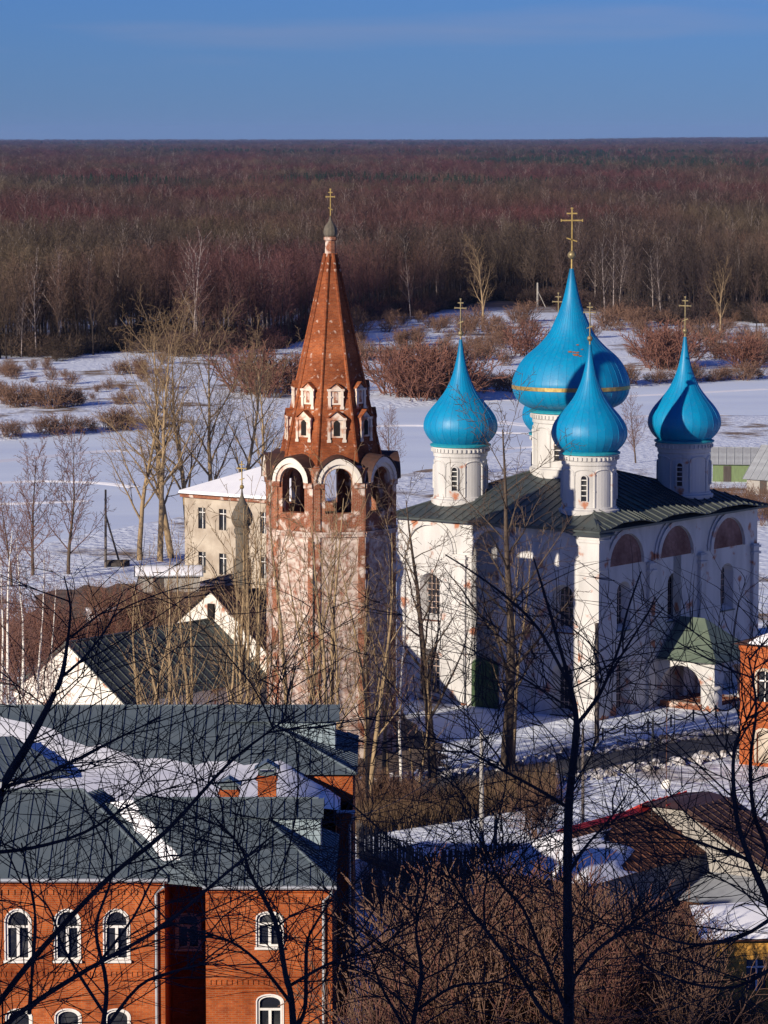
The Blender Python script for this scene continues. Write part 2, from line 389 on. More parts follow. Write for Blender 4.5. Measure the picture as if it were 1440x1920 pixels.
for a, b_ in rows:
    for q, sgn in ((a, 1), (b_, -1)):
        for _ in range(9 if sgn > 0 else 5):
            d = (a - b_).normalized() * sgn
            p = q + d * rnd.uniform(-.1, 1.3) + Vector((rnd.uniform(-1.2, 1.2), rnd.uniform(-.3, .3), 0))
            lump(mb, (p.x, p.y, gz(p.x, p.y) + .08), rnd.uniform(.12, .42), rnd, rnd.uniform(.5, .9))
stuff(mb.build('ploughed_snow', M['dirty_snow']), 'dirty ploughed snow clods heaped along both road edges', 'snow')

def soil_shade_patch(name, poly, mat):
    """thawed ground and painted ground shade: a ragged sheet just above the snow"""
    P = [PZ(x, y, 0) for x, y in poly]; c = sum(P, Vector()) / len(P); mb = MB(); rn = random.Random(len(poly)); n = 60; K = 9
    def edge_pt(t):
        t = t * len(P); i = int(t) % len(P); return P[i].lerp(P[(i + 1) % len(P)], t - int(t))
    for j in range(n):
        e = edge_pt(j / n); e = c + (e - c) * rn.uniform(.86, 1.1)
        for k in range(K + 1):
            p = c.lerp(e, (k + .3) / (K + .3)); mb.v.append((p.x, p.y, gz(p.x, p.y) + (.05 if k < K else -.05)))
    mb.f = [(j * (K + 1) + k, ((j + 1) % n) * (K + 1) + k, ((j + 1) % n) * (K + 1) + k + 1, j * (K + 1) + k + 1) for j in range(n) for k in range(K)] + [tuple(j * (K + 1) for j in range(n))]
    return struct(mb.build(name, mat))
M['soil_shade'] = plain('thawed_soil_shade', (.10, .07, .05), (.2, .14, .10), .5, .95, coord='World')
soil_shade_patch('bare_and_shaded_ground', [(90, 1098), (360, 1082), (520, 1100), (500, 1180), (300, 1230), (60, 1270), (-20, 1190)], M['soil_shade'])
soil_shade_patch('bare_and_shaded_ground', [(640, 1330), (740, 1322), (830, 1395), (850, 1440), (700, 1465), (620, 1470)], M['soil_shade'])  # brown earth at the tower foot, with the ground shadow painted in

# ------------------------------------------------------------------ building helpers
def arch_top(uc, w, zs, rise, n=10):
    return [(uc - w / 2 * math.cos(math.pi * k / n), zs + rise * math.sin(math.pi * k / n)) for k in range(n + 1)]
def outline(h):
    uc, w, z0, z1 = h['uc'], h['w'], h['z0'], h['z1']; rise = h.get('rise', w / 2)
    if rise <= 0: return [(uc - w / 2, z0), (uc + w / 2, z0), (uc + w / 2, z1), (uc - w / 2, z1)]
    a = arch_top(uc, w, z1 - rise, rise)
    return [(uc - w / 2, z0), (uc + w / 2, z0)] + a[::-1]
def wall(mb, u0, u1, z0, z1, holes, mp, reveal=True):
    """a wall face with openings; reveals are splayed towards h['wi']"""
    cols = {}
    for h in holes: cols.setdefault((round(h['uc'] - h['w'] / 2, 3), round(h['uc'] + h['w'] / 2, 3)), []).append(h)
    cur = u0
    q = lambda a, b, c, d: mb.poly([mp(a, c, 0), mp(b, c, 0), mp(b, d, 0), mp(a, d, 0)])
    for (a, b) in sorted(cols):
        q(cur, a, z0, z1); zc = z0
        for h in sorted(cols[(a, b)], key=lambda h: h['z0']):
            if h['z0'] > zc + 1e-4: q(a, b, zc, h['z0'])
            rise = h.get('rise', h['w'] / 2); zc = h['z1'] + .02
            if rise > 0:
                ar = arch_top(h['uc'], h['w'], h['z1'] - rise, rise)
                for k in range(len(ar) - 1):
                    mb.poly([mp(*ar[k], 0), mp(*ar[k + 1], 0), mp(ar[k + 1][0], zc, 0), mp(ar[k][0], zc, 0)])
            else: q(a, b, h['z1'], zc)
            if reveal:
                o = outline(h); i = outline(inner(h)); n = len(o); d = -h.get('depth', .3)
                for k in range(n):
                    k2 = (k + 1) % n
                    mb.poly([mp(*o[k], 0), mp(*o[k2], 0), mp(*i[k2], d), mp(*i[k], d)])
        q(a, b, zc, z1); cur = b
    q(cur, u1, z0, z1)
def inner(h):
    g = dict(h); g['w'] = h.get('wi', h['w']); s = g['w'] / h['w']
    g['rise'] = h.get('rise', h['w'] / 2) * s; g['z0'] = h['z0'] + h.get('sill', 0); g['z1'] = h['z1'] - h.get('drop', 0)
    return g
def pane(parent, h, mp, mat, name='window', d=None, over=.04):
    g = inner(h); g = dict(g); g['w'] += over; g['z0'] -= over / 2
    mb = MB(); d = -h.get('depth', .3) - .01 if d is None else d
    p = outline(g); mb.slab([mp(u, z, d) for u, z in p], mp(0, 0, -.04) - mp(0, 0, 0))
    return mb.build(name, mat, parent)
def bars(parent, h, mp, mat, us=1, zs=3, t=.05, name='grille', d=None):
    g = inner(h); mb = MB(); d = -h.get('depth', .3) + .03 if d is None else d
    rise = g['rise']; w = g['w']
    def bar(u0, z0, u1, z1):
        dx, dz = u1 - u0, z1 - z0; l = math.hypot(dx, dz); nx, nz = -dz / l * t / 2, dx / l * t / 2
        mb.slab([mp(u0 + nx, z0 + nz, d), mp(u1 + nx, z1 + nz, d), mp(u1 - nx, z1 - nz, d), mp(u0 - nx, z0 - nz, d)], mp(0, 0, .04) - mp(0, 0, 0))
    for k in range(us):
        u = g['uc'] - w / 2 + w * (k + 1) / (us + 1); top = g['z1'] - rise + (rise * math.sqrt(max(0, 1 - ((u - g['uc']) / (w / 2)) ** 2)) if rise > 0 else 0)
        bar(u, g['z0'], u, top)
    for k in range(zs):
        z = g['z0'] + (g['z1'] - rise - g['z0']) * (k + 1) / (zs + .3); bar(g['uc'] - w / 2, z, g['uc'] + w / 2, z)
    return mb.build(name, mat, parent)
def ring(mb, uc, zc, r0, r1, mp, d0, d1, n=16, keel=0, a0=0, a1=math.pi):
    """half ring standing proud of a wall"""
    P = []
    for k in range(n + 1):
        a = a0 + (a1 - a0) * k / n; kk = keel * max(0, math.sin(a)) ** 8
        P.append([(uc - r * math.cos(a), zc + r * math.sin(a) + (kk if r == r1 else 0)) for r in (r0, r1)])
    for k in range(n):
        (i0, o0), (i1, o1) = P[k], P[k + 1]
        mb.poly([mp(*i0, d1), mp(*i1, d1), mp(*o1, d1), mp(*o0, d1)])
        mb.poly([mp(*o0, d0), mp(*o0, d1), mp(*o1, d1), mp(*o1, d0)])
        mb.poly([mp(*i0, d0), mp(*i0, d1), mp(*i1, d1), mp(*i1, d0)])
    for k in (0, n): (i0, o0) = P[k]; mb.poly([mp(*i0, d0), mp(*o0, d0), mp(*o0, d1), mp(*i0, d1)])
def clip(poly, s, keep_ge):
    out = []
    for i in range(len(poly)):
        a, b = poly[i], poly[(i + 1) % len(poly)]; ia = (a[0] >= s) == keep_ge or a[0] == s; ib = (b[0] >= s) == keep_ge or b[0] == s
        if ia: out.append(a)
        if ia != ib:
            t = (s - a[0]) / (b[0] - a[0]); out.append((s, a[1] + (b[1] - a[1]) * t))
    return out
def roof_plane(parent, P0, P1, Q1, Q0, w, mat, rib=.05, th=.03, dz=None, name='roof_sheet', skip=None):
    """a roof slope (eave P0-P1, top Q0-Q1) laid as upright metal sheets with standing seams"""
    P0, P1, Q0, Q1 = map(Vector, (P0, P1, Q0, Q1)); e = (P1 - P0); Ln = e.length; e.normalize()
    up = (Q0 + Q1) / 2 - P0; up -= e * up.dot(e); T = up.length; up.normalize(); nrm = e.cross(up).normalized()
    if nrm.z < 0: nrm = -nrm
    poly = [(0, 0), (Ln, 0), ((Q1 - P0).dot(e), (Q1 - P0).dot(up)), ((Q0 - P0).dot(e), (Q0 - P0).dot(up))]
    if (Q1 - Q0).length < 1e-3: poly = poly[:3]
    lo = min(p[0] for p in poly); hi = max(p[0] for p in poly); n = max(1, round((hi - lo) / w)); res = []
    for k in range(n):
        s0, s1 = lo + (hi - lo) * k / n, lo + (hi - lo) * (k + 1) / n
        pl = clip(clip(poly, s0, True), s1, False)
        if len(pl) < 3: continue
        def to3(s, t):
            p = P0 + e * s + up * t
            if dz: p.z += dz(s) * (1 - t / T)
            return p
        mb = MB(); c = to3(sum(p[0] for p in pl) / len(pl), sum(p[1] for p in pl) / len(pl))
        mb.slab([to3(*p) - c for p in pl], nrm * th)
        tt = [p[1] for p in pl if abs(p[0] - s0) < 1e-4]
        if rib and len(tt) > 1 and max(tt) - min(tt) > .05:
            a, b_ = to3(s0, min(tt)) - c, to3(s0, max(tt)) - c; h = nrm * th
            mb.slab([a + h - e * .012, a + h + e * .012, b_ + h + e * .012, b_ + h - e * .012], nrm * rib)
        o = mb.build(name, mat, parent, loc=c); res.append(o)
    return res
def orth_cross(parent, base, h, mat, rz=0, name='cross', t=.07, arm=None):
    """three-barred cross on a ball"""
    mb = MB(); arm = arm or h * .22
    mb.box((0, 0, h / 2), (t, t, h))
    for z, a, rot in ((h * .88, arm * .5, 0), (h * .72, arm, 0)):
        mb.box((0, 0, z), (a * 2, t * 1.02, t * 1.05))
    s = arm * .5; mb.slab([(-s, -t * .5, h * .30), (s, -t * .5, h * .22), (s, -t * .5, h * .22 + t), (-s, -t * .5, h * .30 + t)], (0, t * 1.04, 0))
    for sx in (-1, 1): mb.box((sx * arm, 0, h * .72), (t * .8, t * 1.3, t * 2))
    mb.box((0, 0, h), (t * 2, t * 1.3, t))
    o = mb.build(name, mat, parent, loc=base); o.rotation_euler = (0, 0, rz); return o
def interp_profile(pts, n):
    """smooth curve through (r, z) points"""
    pts = [Vector((r, z, 0)) for r, z in pts]; Q = []
    m = len(pts) - 1
    for i in range(m):
        p0, p1, p2, p3 = pts[max(i - 1, 0)], pts[i], pts[i + 1], pts[min(i + 2, m)]
        for k in range(n):
            t = k / n
            q = .5 * ((2 * p1) + (p2 - p0) * t + (2 * p0 - 5 * p1 + 4 * p2 - p3) * t * t + (3 * p1 - p0 - 3 * p2 + p3) * t ** 3); Q.append((max(.01, q.x), q.y))
    Q.append((pts[-1].x, pts[-1].y)); return Q

# ------------------------------------------------------------------ cathedral
PHI = R(53.5)
C0 = PZ(1118, 1350, 0)
cath = thing('cathedral', 'white five-domed cathedral with bright blue onion domes and green iron roof', 'cathedral', C0, PHI)
LA, LB, HT = 17.0, 21.4, 13.3
mA = lambda u, z, d: Vector((-d, u, z))
mB = lambda u, z, d: Vector((u, -d, z))
def win(uc, z0, z1, w=1.75, wi=1.1, depth=.6): return dict(uc=uc, w=w, z0=z0, z1=z1, rise=w * .42, wi=wi, depth=depth, sill=.35, drop=.2)
bayA = [2.83, 8.5, 14.17]
hA = [win(u, 5.9, 9.2) for u in bayA] + [win(bayA[0], .1, 3.7), win(bayA[2], .2, 3.8)]
doorA = dict(uc=9.35, w=2.4, z0=0.0, z1=3.55, rise=.5, wi=2.2, depth=.3); hA[1]['uc'] = 9.1
mb = MB(); wall(mb, 0, LA, -.3, HT, hA + [doorA], mA); wl_ = mb.build('wall', M['wash'], cath)
bayB = [3.4, 10.0, 17.2]
hB = [win(u, 5.9, 9.3) for u in bayB] + [win(bayB[0], .0, 3.7), win(bayB[2], .2, 3.7)]
porch_door = dict(uc=10.6, w=1.5, z0=.35, z1=3.3, wi=1.4, depth=.35)
mb = MB(); wall(mb, 0, LB, -.3, HT, hB + [porch_door], mB); mb.build('wall', M['wash'], cath)
mb = MB()
mb.poly([(LB, 0, -.3), (LB, LA, -.3), (LB, LA, HT), (LB, 0, HT)]); mb.build('wall', M['wash'], cath)
mb = MB(); mb.poly([(0, LA, -.3), (LB, LA, -.3), (LB, LA, HT), (0, LA, HT)]); mb.build('wall', M['wash'], cath)
for hs_, mpf in ((hA, mA), (hB, mB)):
    for h in hs_:
        w_ = pane(cath, h, mpf, M['glass']); bars(w_, h, mpf, M['iron_bars'], 2, 5, .045)
        g = inner(h); mb = MB()
        mb.slab([mpf(g['uc'] - h['w'] / 2 - .1, h['z0'] - .1, .12), mpf(g['uc'] + h['w'] / 2 + .1, h['z0'] - .1, .12), mpf(g['uc'] + h['w'] / 2 + .1, h['z0'] - .1, -.2), mpf(g['uc'] - h['w'] / 2 - .1, h['z0'] - .1, -.2)], (0, 0, .09)); mb.build('sill', M['rust_roof'] if h['z0'] > 3 and mpf is mA else M['teal_roof'], w_)
dr = pane(cath, doorA, mA, M['door_green'], 'door', d=.06, over=-.02); dr['label'] = 'dark green double door'
mb = MB()
for k in range(7): mb.slab([mA(8.25 + k * .32, .05, .07), mA(8.53 + k * .32, .05, .07), mA(8.53 + k * .32, 3.0, .07), mA(8.25 + k * .32, 3.0, .07)], (-.035, 0, 0))
mb.build('board', M['door_green'], dr)
pane(cath, porch_door, mB, M['door_brown'], 'door')
# zakomara arches, lunettes, pilasters and string courses
for u in (3.5, 10.05, 17.15):
    mb = MB(); ring(mb, u, 10.45, 2.2, 2.55, mB, -.02, .22, 20); ring(mb, u, 10.45, 2.55, 2.8, mB, -.02, .1, 20); a_ = mb.build('zakomara_arch', M['wash'], cath)
    mb = MB(); mb.slab([mB(u - 2.12 * math.cos(math.pi * k / 18), 10.47 + 2.12 * math.sin(math.pi * k / 18), .0) for k in range(19)], mB(0, 0, .03)); mb.build('lunette', M['brick_lunette'], a_)
for u in bayA:
    mb = MB(); ring(mb, u, 10.75, 1.9, 2.15, mA, -.02, .2, 20); ring(mb, u, 10.75, 2.15, 2.35, mA, -.02, .09, 20); mb.build('zakomara_arch', M['wash'], cath)
def pil(mpf, u, w, z1, d):
    mb = MB(); mb.slab([mpf(u - w / 2, -.3, -.02), mpf(u + w / 2, -.3, -.02), mpf(u + w / 2, z1, -.02), mpf(u - w / 2, z1, -.02)], mpf(0, 0, d + .02))
    for z in (z1 - .75, z1 - .28): mb.slab([mpf(u - w / 2 - .12, z, -.02), mpf(u + w / 2 + .12, z, -.02), mpf(u + w / 2 + .12, z + .16, -.02), mpf(u - w / 2 - .12, z + .16, -.02)], mpf(0, 0, d + .12))
    mb.build('pilaster', M['wash'], cath)
for u in (6.75, 13.55, 20.9): pil(mB, u, .75, 10.4, .24)
for u in (5.67, 11.33, 16.6): pil(mA, u, .7, 10.7, .2)
# lit corner buttress with its own little roof
mb = MB(); mb.b2((-.42, -.42, -.3), (.9, 1.25, 12.75)); mb.b2((-.52, -.52, 12.3), (1.0, 1.35, 12.5)); mb.b2((-.5, -.5, 10.2), (.98, 1.33, 10.36)); bt = mb.build('corner_buttress', M['wash'], cath)
mb = MB(); mb.add([(-.75, -.75, 12.76), (1.3, -.75, 12.76), (1.3, 1.6, 12.76), (-.75, 1.6, 12.76), (.45, .6, 13.95)], [(0, 1, 4), (1, 2, 4), (2, 3, 4), (3, 0, 4), (3, 2, 1, 0)]); mb.build('buttress_cap', M['teal_roof'], bt)
# roof
ov = .55; ze = 13.16; cx, cyy, ct = 9.7, 8.6, 2.0; zt = 16.1
E = [(-ov, -ov, ze), (LB + ov, -ov, ze), (LB + ov, LA + ov, ze), (-ov, LA + ov, ze)]
Tp = [(cx - ct, cyy - ct, zt), (cx + ct, cyy - ct, zt), (cx + ct, cyy + ct, zt), (cx - ct, cyy + ct, zt)]
mb = MB()
under = [Vector(p) - Vector((0, 0, .06)) for p in E + Tp]
mb.add(under, [(0, 1, 5, 4), (1, 2, 6, 5), (2, 3, 7, 6), (3, 0, 4, 7), (4, 5, 6, 7), (3, 2, 1, 0)])
roof = mb.build('roof', M['teal_roof'], cath)
def wavy(s):
    s = s - ov
    for a, b_ in ((.6, 6.7), (6.7, 13.5), (13.5, 20.9)):
        if a < s < b_:
            t = (s - a) / (b_ - a); return .34 * min(1, t / .3, (1 - t) / .3)
    return 0
roof_plane(roof, E[0], E[1], Tp[1], Tp[0], .72, M['teal_roof'], .09, .03, wavy)
roof_plane(roof, E[3], E[0], Tp[0], Tp[3], .72, M['teal_roof'], .035)
roof_plane(roof, E[1], E[2], Tp[2], Tp[1], 1.2, M['teal_roof'], .05)
roof_plane(roof, E[2], E[3], Tp[3], Tp[2], 1.2, M['teal_roof'], .05)
for a, b_ in zip(E, Tp):
    mb = MB(); mb.tube([Vector(a) + Vector((0, 0, .05)), Vector(b_) + Vector((0, 0, .05))], .09, 6); mb.build('hip_cap', M['teal_roof'], roof)
for a, b_ in ((E[0], E[1]), (E[3], E[0])):   # fascia
    mb = MB(); a, b_ = Vector(a), Vector(b_); mb.slab([a - Vector((0, 0, .16)), b_ - Vector((0, 0, .16)), b_ - Vector((0, 0, .02)), a - Vector((0, 0, .02))], (b_ - a).cross(Vector((0, 0, 1))).normalized() * -.04); mb.build('fascia', M['teal_roof'], roof)

def arcade(n, Rr, z0, z1, wh, t):
    """blind arcade of half columns and arches round a drum"""
    mb = MB()
    for k in range(n):
        a = 2 * math.pi * k / n
        p = lambda a_, z, rr=Rr: Vector((rr * math.cos(a_), rr * math.sin(a_), z))
        mb.tube([p(a, z0), p(a, z1)], t, 6); mb.ball(p(a, z0 + (z1 - z0) * .5), t * 1.5, 6); mb.ball(p(a, z1), t * 1.5, 6)
        da = 2 * math.pi / n
        mb.tube([p(a + da * (.5 - .5 * math.cos(math.pi * j / 8)), z1 + wh * math.sin(math.pi * j / 8) ** .8) for j in range(9)], t * .8, 6)
    return mb
def drum_set(lx, ly, big, zb, label):
    Rd, zt_ = (2.69, 20.35) if big else (1.86, 18.05)
    n = 12 if big else 8
    mb = MB(); sg = 48
    prof = [(Rd + .28, zb - 1.2), (Rd + .28, zb + .45), (Rd + .1, zb + .52), (Rd + .1, zb + .62), (Rd, zb + .66), (Rd, zt_ - .75), (Rd + .08, zt_ - .7), (Rd + .08, zt_ - .45), (Rd + .16, zt_ - .4), (Rd + .16, zt_ - .02), (.1, zt_)]
    mb.lathe(prof, sg); dm = mb.build('drum', M['wash_drum'], cath, loc=(lx, ly, 0)); dm['label'] = label + ' drum'
    arcade(n, Rd + .01, zb + .66, zt_ - 1.35, .38, .075 if not big else .1).build('blind_arcade', M['wash_drum'], dm)
    mb = MB()
    for k in range(40 if not big else 56):
        a = 2 * math.pi * k / (40 if not big else 56); mb.box((math.cos(a) * (Rd + .19), math.sin(a) * (Rd + .19), zt_ - .24), (.12, .1, .22), a)
    mb.build('dentils', M['wash_drum'], dm)
    wlen = (zb + 1.15, zt_ - 1.4)
    for k in range(0, n, 2 if not big else 3):
        a = 2 * math.pi * (k + .5) / n; ca, sa = math.cos(a), math.sin(a)
        hw = .19 if not big else .3
        mpf = lambda u, z, d: Vector((ca * (Rd + d) - sa * u, sa * (Rd + d) + ca * u, z))
        h = dict(uc=0, w=hw * 2, z0=wlen[0], z1=wlen[1], rise=hw, depth=0)
        wv = pane(dm, h, mpf, M['glass'], 'window', d=.03, over=0); bars(wv, h, mpf, M['white_paint'], 0, 4, .05, 'glazing_bar', d=.03)
        mb = MB(); ring(mb, 0, wlen[1] - hw, hw, hw + .09, mpf, -.05, .12, 10)
        for s in (-1, 1): mb.slab([mpf(s * hw, wlen[0], -.05), mpf(s * (hw + .09), wlen[0], -.05), mpf(s * (hw + .09), wlen[1] - hw, -.05), mpf(s * hw, wlen[1] - hw, -.05)], mpf(0, 0, .12) - mpf(0, 0, -.05))
        mb.build('window_surround', M['wash_drum'], wv)
    # dome
    if big:
        pr = [(2.73, 0), (3.62, .46), (4.08, 1.08), (4.21, 1.73), (4.18, 2.19), (3.81, 3.08), (3.27, 3.81), (2.35, 4.62), (1.63, 5.46), (1.19, 6.35), (.73, 7.46), (.40, 8.73), (.13, 10.1)]; ng = 44
    else:
        pr = [(1.9, 0), (2.13, .2), (2.42, .56), (2.62, 1.01), (2.62, 1.46), (2.48, 1.92), (2.13, 2.46), (1.59, 3.09), (1.12, 3.72), (.76, 4.44), (.5, 5.16), (.25, 6.25), (.09, 7.42)]; ng = 28
    mb = MB(); mb.lathe([(Rd + .05, -.12), (Rd + .3, -.1), (Rd + .33, .02), (Rd + .1, .12), (pr[0][0] - .1, .2)], 40)
    dome = mb.build('dome', M['teal_trim'], cath, loc=(lx, ly, zt_ + .1)); dome['label'] = label + ' bright blue onion dome'
    if ('gore', big) not in cache:
        g = MB(); g.lathe(interp_profile(pr, 4), 2, -math.pi / ng, math.pi / ng)
        # standing seam along one edge
        pf = interp_profile(pr, 4); a = math.pi / ng
        g.add([(r_ * math.cos(a), r_ * math.sin(a), z) for r_, z in pf] + [((r_ + .016) * math.cos(a), (r_ + .016) * math.sin(a), z) for r_, z in pf], [(i, i + 1, len(pf) + i + 1, len(pf) + i) for i in range(len(pf) - 1)])
        me = g.mesh('gore'); me.materials.append(M['blue']); me.polygons.foreach_set('use_smooth', [True] * len(me.polygons)); cache[('gore', big)] = me
    for k in range(ng):
        o = link('gore', cache[('gore', big)], dome, (0, 0, .08)); o.rotation_euler = (0, 0, 2 * math.pi * k / ng)
    top = pr[-1][1]
    mb = MB(); rb = .3 if big else .2
    zb_ = top + (1.05 if big else .5)
    mb.lathe([(pr[-1][0] + .02, top - .3), (.07, top), (.06, zb_)], 8); mb.build('finial_rod', M['gold'] if big else M['old_gold'], dome)
    mb = MB(); mb.ball((0, 0, zb_), rb, 16); mb.build('ball', M['old_gold'], dome, True)
    orth_cross(dome, (0, 0, zb_ + rb * .8), 3.1 if big else 2.3, M['gold'] if big else M['old_gold'], R(90) if not big else R(-53.5), t=.095 if big else .07, arm=.76 if big else .5)
    if big:
        mb = MB(); mb.lathe([(4.2, 1.58), (4.26, 1.6), (4.26, 1.86), (4.2, 1.88)], 44); mb.build('gilded_band', M['gold'], dome)
        # patches of rust where the paint has flaked off
        rn = random.Random(3)
        for dx, zz, sz in ((-5, 4.3, .16), (3, 4.1, .2), (6, 4.25, .13), (9, 4.0, .1), (8, 4.75, .1), (14, 4.45, .08), (1, 4.28, .1)):
            a = R(-(90 + 53.5) + dx); r_ = np.interp(zz, [p[1] for p in pr[5:]], [p[0] for p in pr[5:]]) + .03
            mb = MB(); c = Vector((r_ * math.cos(a), r_ * math.sin(a), zz + .08)); tn = Vector((-math.sin(a), math.cos(a), 0)); u = Vector((-math.cos(a) * .75, -math.sin(a) * .75, .66))
            mb.slab([c + tn * sz * math.cos(q) * rn.uniform(.7, 1.5) + u * sz * .6 * math.sin(q) * rn.uniform(.6, 1.3) for q in np.linspace(0, 6.0, 8)], Vector((math.cos(a), math.sin(a), .6)) * .015)
            mb.build('rust_patch', M['rust'], dome)
cache = {}
drum_set(9.6, 8.6, True, 15.9, 'large central')
drum_set(3.5, 3.0, False, 13.75, 'nearest corner')
drum_set(3.5, 14.0, False, 13.85, 'left corner')
drum_set(16.0, 3.0, False, 13.85, 'right corner')
drum_set(16.0, 14.0, False, 13.85, 'hidden rear corner')

# entrance porch on the shaded side
pa0, pa1, pd = 8.0, 13.5, 4.6
mP = lambda u, z, d: Vector((pa0 - d, -u, z))       # left side, u = distance out from the wall
mF = lambda u, z, d: Vector((u, -pd - d, z))        # front side
mb = MB()
hs1 = dict(uc=1.85, w=3.3, z0=.3, z1=3.05, rise=1.6, depth=.55)
wall(mb, 0, pd, -.2, 3.45, [hs1], mP)
hf = dict(uc=(pa0 + pa1) / 2 + .1, w=3.6, z0=.3, z1=3.05, rise=1.6, depth=.55)
wall(mb, pa0, pa1, -.2, 3.45, [hf], mF)
mR = lambda u, z, d: Vector((pa1 + d, -u, z)); wall(mb, 0, pd, -.2, 3.45, [hs1], mR)
mb.poly([(pa0 + .5, -.02, 3.4), (pa1 - .5, -.02, 3.4), (pa1 - .5, -pd + .5, 3.4), (pa0 + .5, -pd + .5, 3.4)])
# inner faces of the arcade walls
for mpf, a, b_ in ((lambda u, z, d: Vector((pa0 + .55, -u, z)), 0, pd), (lambda u, z, d: Vector((pa1 - .55, -u, z)), 0, pd), (lambda u, z, d: Vector((u, -pd + .55, z)), pa0, pa1)):
    h_ = hs1 if b_ == pd else hf; wall(mb, a, b_, -.2, 3.45, [dict(h_, depth=0)], mpf, False)
porch = mb.build('porch', M['wash'], cath)
for (x, y) in ((pa0 + .42, -pd + .42), (pa1 - .42, -pd + .42)):
    mb = MB(); mb.lathe([(.62, -.2), (.62, .25), (.5, .32), (.6, .75), (.62, 1.0), (.5, 1.3), (.46, 1.42), (.7, 1.5), (.74, 1.68), (.5, 1.75)], 14, c=(x, y, 0)); mb.build('jug_column', M['wash'], porch, True)
mb = MB(); mb.b2((pa0 + .02, -pd + .05, -.25), (pa1 - .02, -.01, .32)); mb.b2((pa0 - .12, -3.6, -.25), (pa0 + .5, -.2, .45)); mb.build('brick_steps', M['brick_tier'], porch)
o_ = .35; am = (pa0 + pa1) / 2; ez, rz_ = 3.4, 6.1
e = [(pa0 - o_, 0.0, ez), (pa0 - o_, -pd - o_, ez), (pa1 + o_, -pd - o_, ez), (pa1 + o_, 0.0, ez)]; r0, r1 = (am, 0.0, rz_), (am, -2.1, rz_ - .02)
mb = MB(); mb.add([Vector(p) - Vector((0, 0, .03)) for p in e] + [Vector(r0) - Vector((0, 0, .05)), Vector(r1) - Vector((0, 0, .05))], [(0, 1, 5, 4), (1, 2, 5), (2, 3, 4, 5), (3, 2, 1, 0)])
pr_ = mb.build('porch_roof', M['teal_roof'], porch)
M['porch_iron'] = plain('olive_porch_iron', (.16, .20, .15), (.13, .17, .13), 1.2, .5, .2)
for args in ((e[1], e[0], r0, r1), (e[2], e[1], r1, r1), (e[3], e[2], r1, r0)): roof_plane(porch, *args, 3.0, M['porch_iron'], 0, .025, name='porch_roof_sheet')
bpy.data.objects.remove(pr_)

# ------------------------------------------------------------------ bell tower
T0 = Vector((-3.47, 238.8, 0))
tower = thing('bell_tower', 'octagonal red brick tent-roofed bell tower with peeling whitewash and belfry arches', 'bell tower', T0, R(8.5))
Rt = 4.3; ap = Rt * math.cos(R(22.5)); hwf = Rt * math.sin(R(22.5))
mT = lambda u, z, d: Vector((u, -ap - d, z))
def rot8(name, mb, mat, parent=tower, smooth_=False):
    me = mb.mesh(name); me.materials.append(mat); out = []
    if smooth_: me.polygons.foreach_set('use_smooth', [True] * len(me.polygons))
    for k in range(8):
        o = link(name, me, parent); o.rotation_euler = (0, 0, R(45 * k)); out.append(o)
    return out
mb = MB(); wall(mb, -hwf, hwf, -.3, 14.7, [], mT)
for z, dd, hh in ((14.45, .14, .2), (14.65, .2, .12)): mb.slab([mT(-hwf, z, -.02), mT(hwf, z, -.02), mT(hwf, z + hh, -.02), mT(-hwf, z + hh, -.02)], mT(0, 0, dd + .02) - mT(0, 0, 0))
rot8('wall', mb, M['wash_tower'])
mb = MB(); hB_ = dict(uc=0, w=1.8, z0=15.95, z1=18.85, depth=.75)
wall(mb, -hwf, hwf, 14.77, 18.9, [hB_], mT)
mI = lambda u, z, d: Vector((u, -ap + .75, z)); wall(mb, -hwf * .81, hwf * .81, 14.77, 18.9, [dict(hB_)], mI, False)
rot8('belfry_wall', mb, M['brick_tier'])
mb = MB()
for s in (-1, 1):
    a0 = s * hwf; a1 = s * (hwf - .42)
    mb.slab([mT(a0, -.3, -.02), mT(a1, -.3, -.02), mT(a1, 14.44, -.02), mT(a0, 14.44, -.02)], mT(0, 0, .1) - mT(0, 0, 0))
    mb.slab([mT(a0, 14.85, -.02), mT(a1, 14.85, -.02), mT(a1, 17.9, -.02), mT(a0, 17.9, -.02)], mT(0, 0, .12) - mT(0, 0, 0))
    mb.slab([mT(a0, 17.6, -.02), mT(a1 - s * .25, 17.6, -.02), mT(a1 - s * .25, 17.95, -.02), mT(a0, 17.95, -.02)], mT(0, 0, .22) - mT(0, 0, 0))
rot8('corner_pilaster', mb, M['brick_tier'])
M['kok_white'] = whitewash('kokoshnik_lime', (.72, .66, .58), lo=.55, hi=.66)
mb = MB(); ring(mb, 0, 17.95, .95, 1.2, mT, -.02, .2, 18); ring(mb, 0, 17.95, 1.2, 1.45, mT, -.02, .34, 18, keel=.12)
koks = rot8('kokoshnik', mb, M['kok_white'])
mb = MB(); prev = None
for k in range(15):
    a = math.pi * k / 14; kk = .12 * math.sin(a) ** 8
    q = (-1.5 * math.cos(a), 17.97 + 1.5 * math.sin(a) + kk)
    if prev: mb.slab([mT(*prev, .42), mT(*q, .42), mT(q[0], q[1] + .1, -1.3), mT(prev[0], prev[1] + .1, -1.3)], (0, 0, .04))
    prev = q
rot8('kokoshnik_roof', mb, M['brown_metal'])
mb = MB(); mb.lathe([(.2, 15.2), (Rt - .5, 15.2), (Rt - .5, 15.4), (.2, 15.4)], 8, R(-67.5), R(-67.5) + 2 * math.pi); mb.build('belfry_floor', M['dark_plank'], tower)
mb = MB(); mb.lathe([(.2, 18.85), (Rt - .35, 18.85), (3.5, 19.0)], 8, R(-67.5), R(-67.5) + 2 * math.pi); mb.build('belfry_vault', M['brick_tier'], tower)
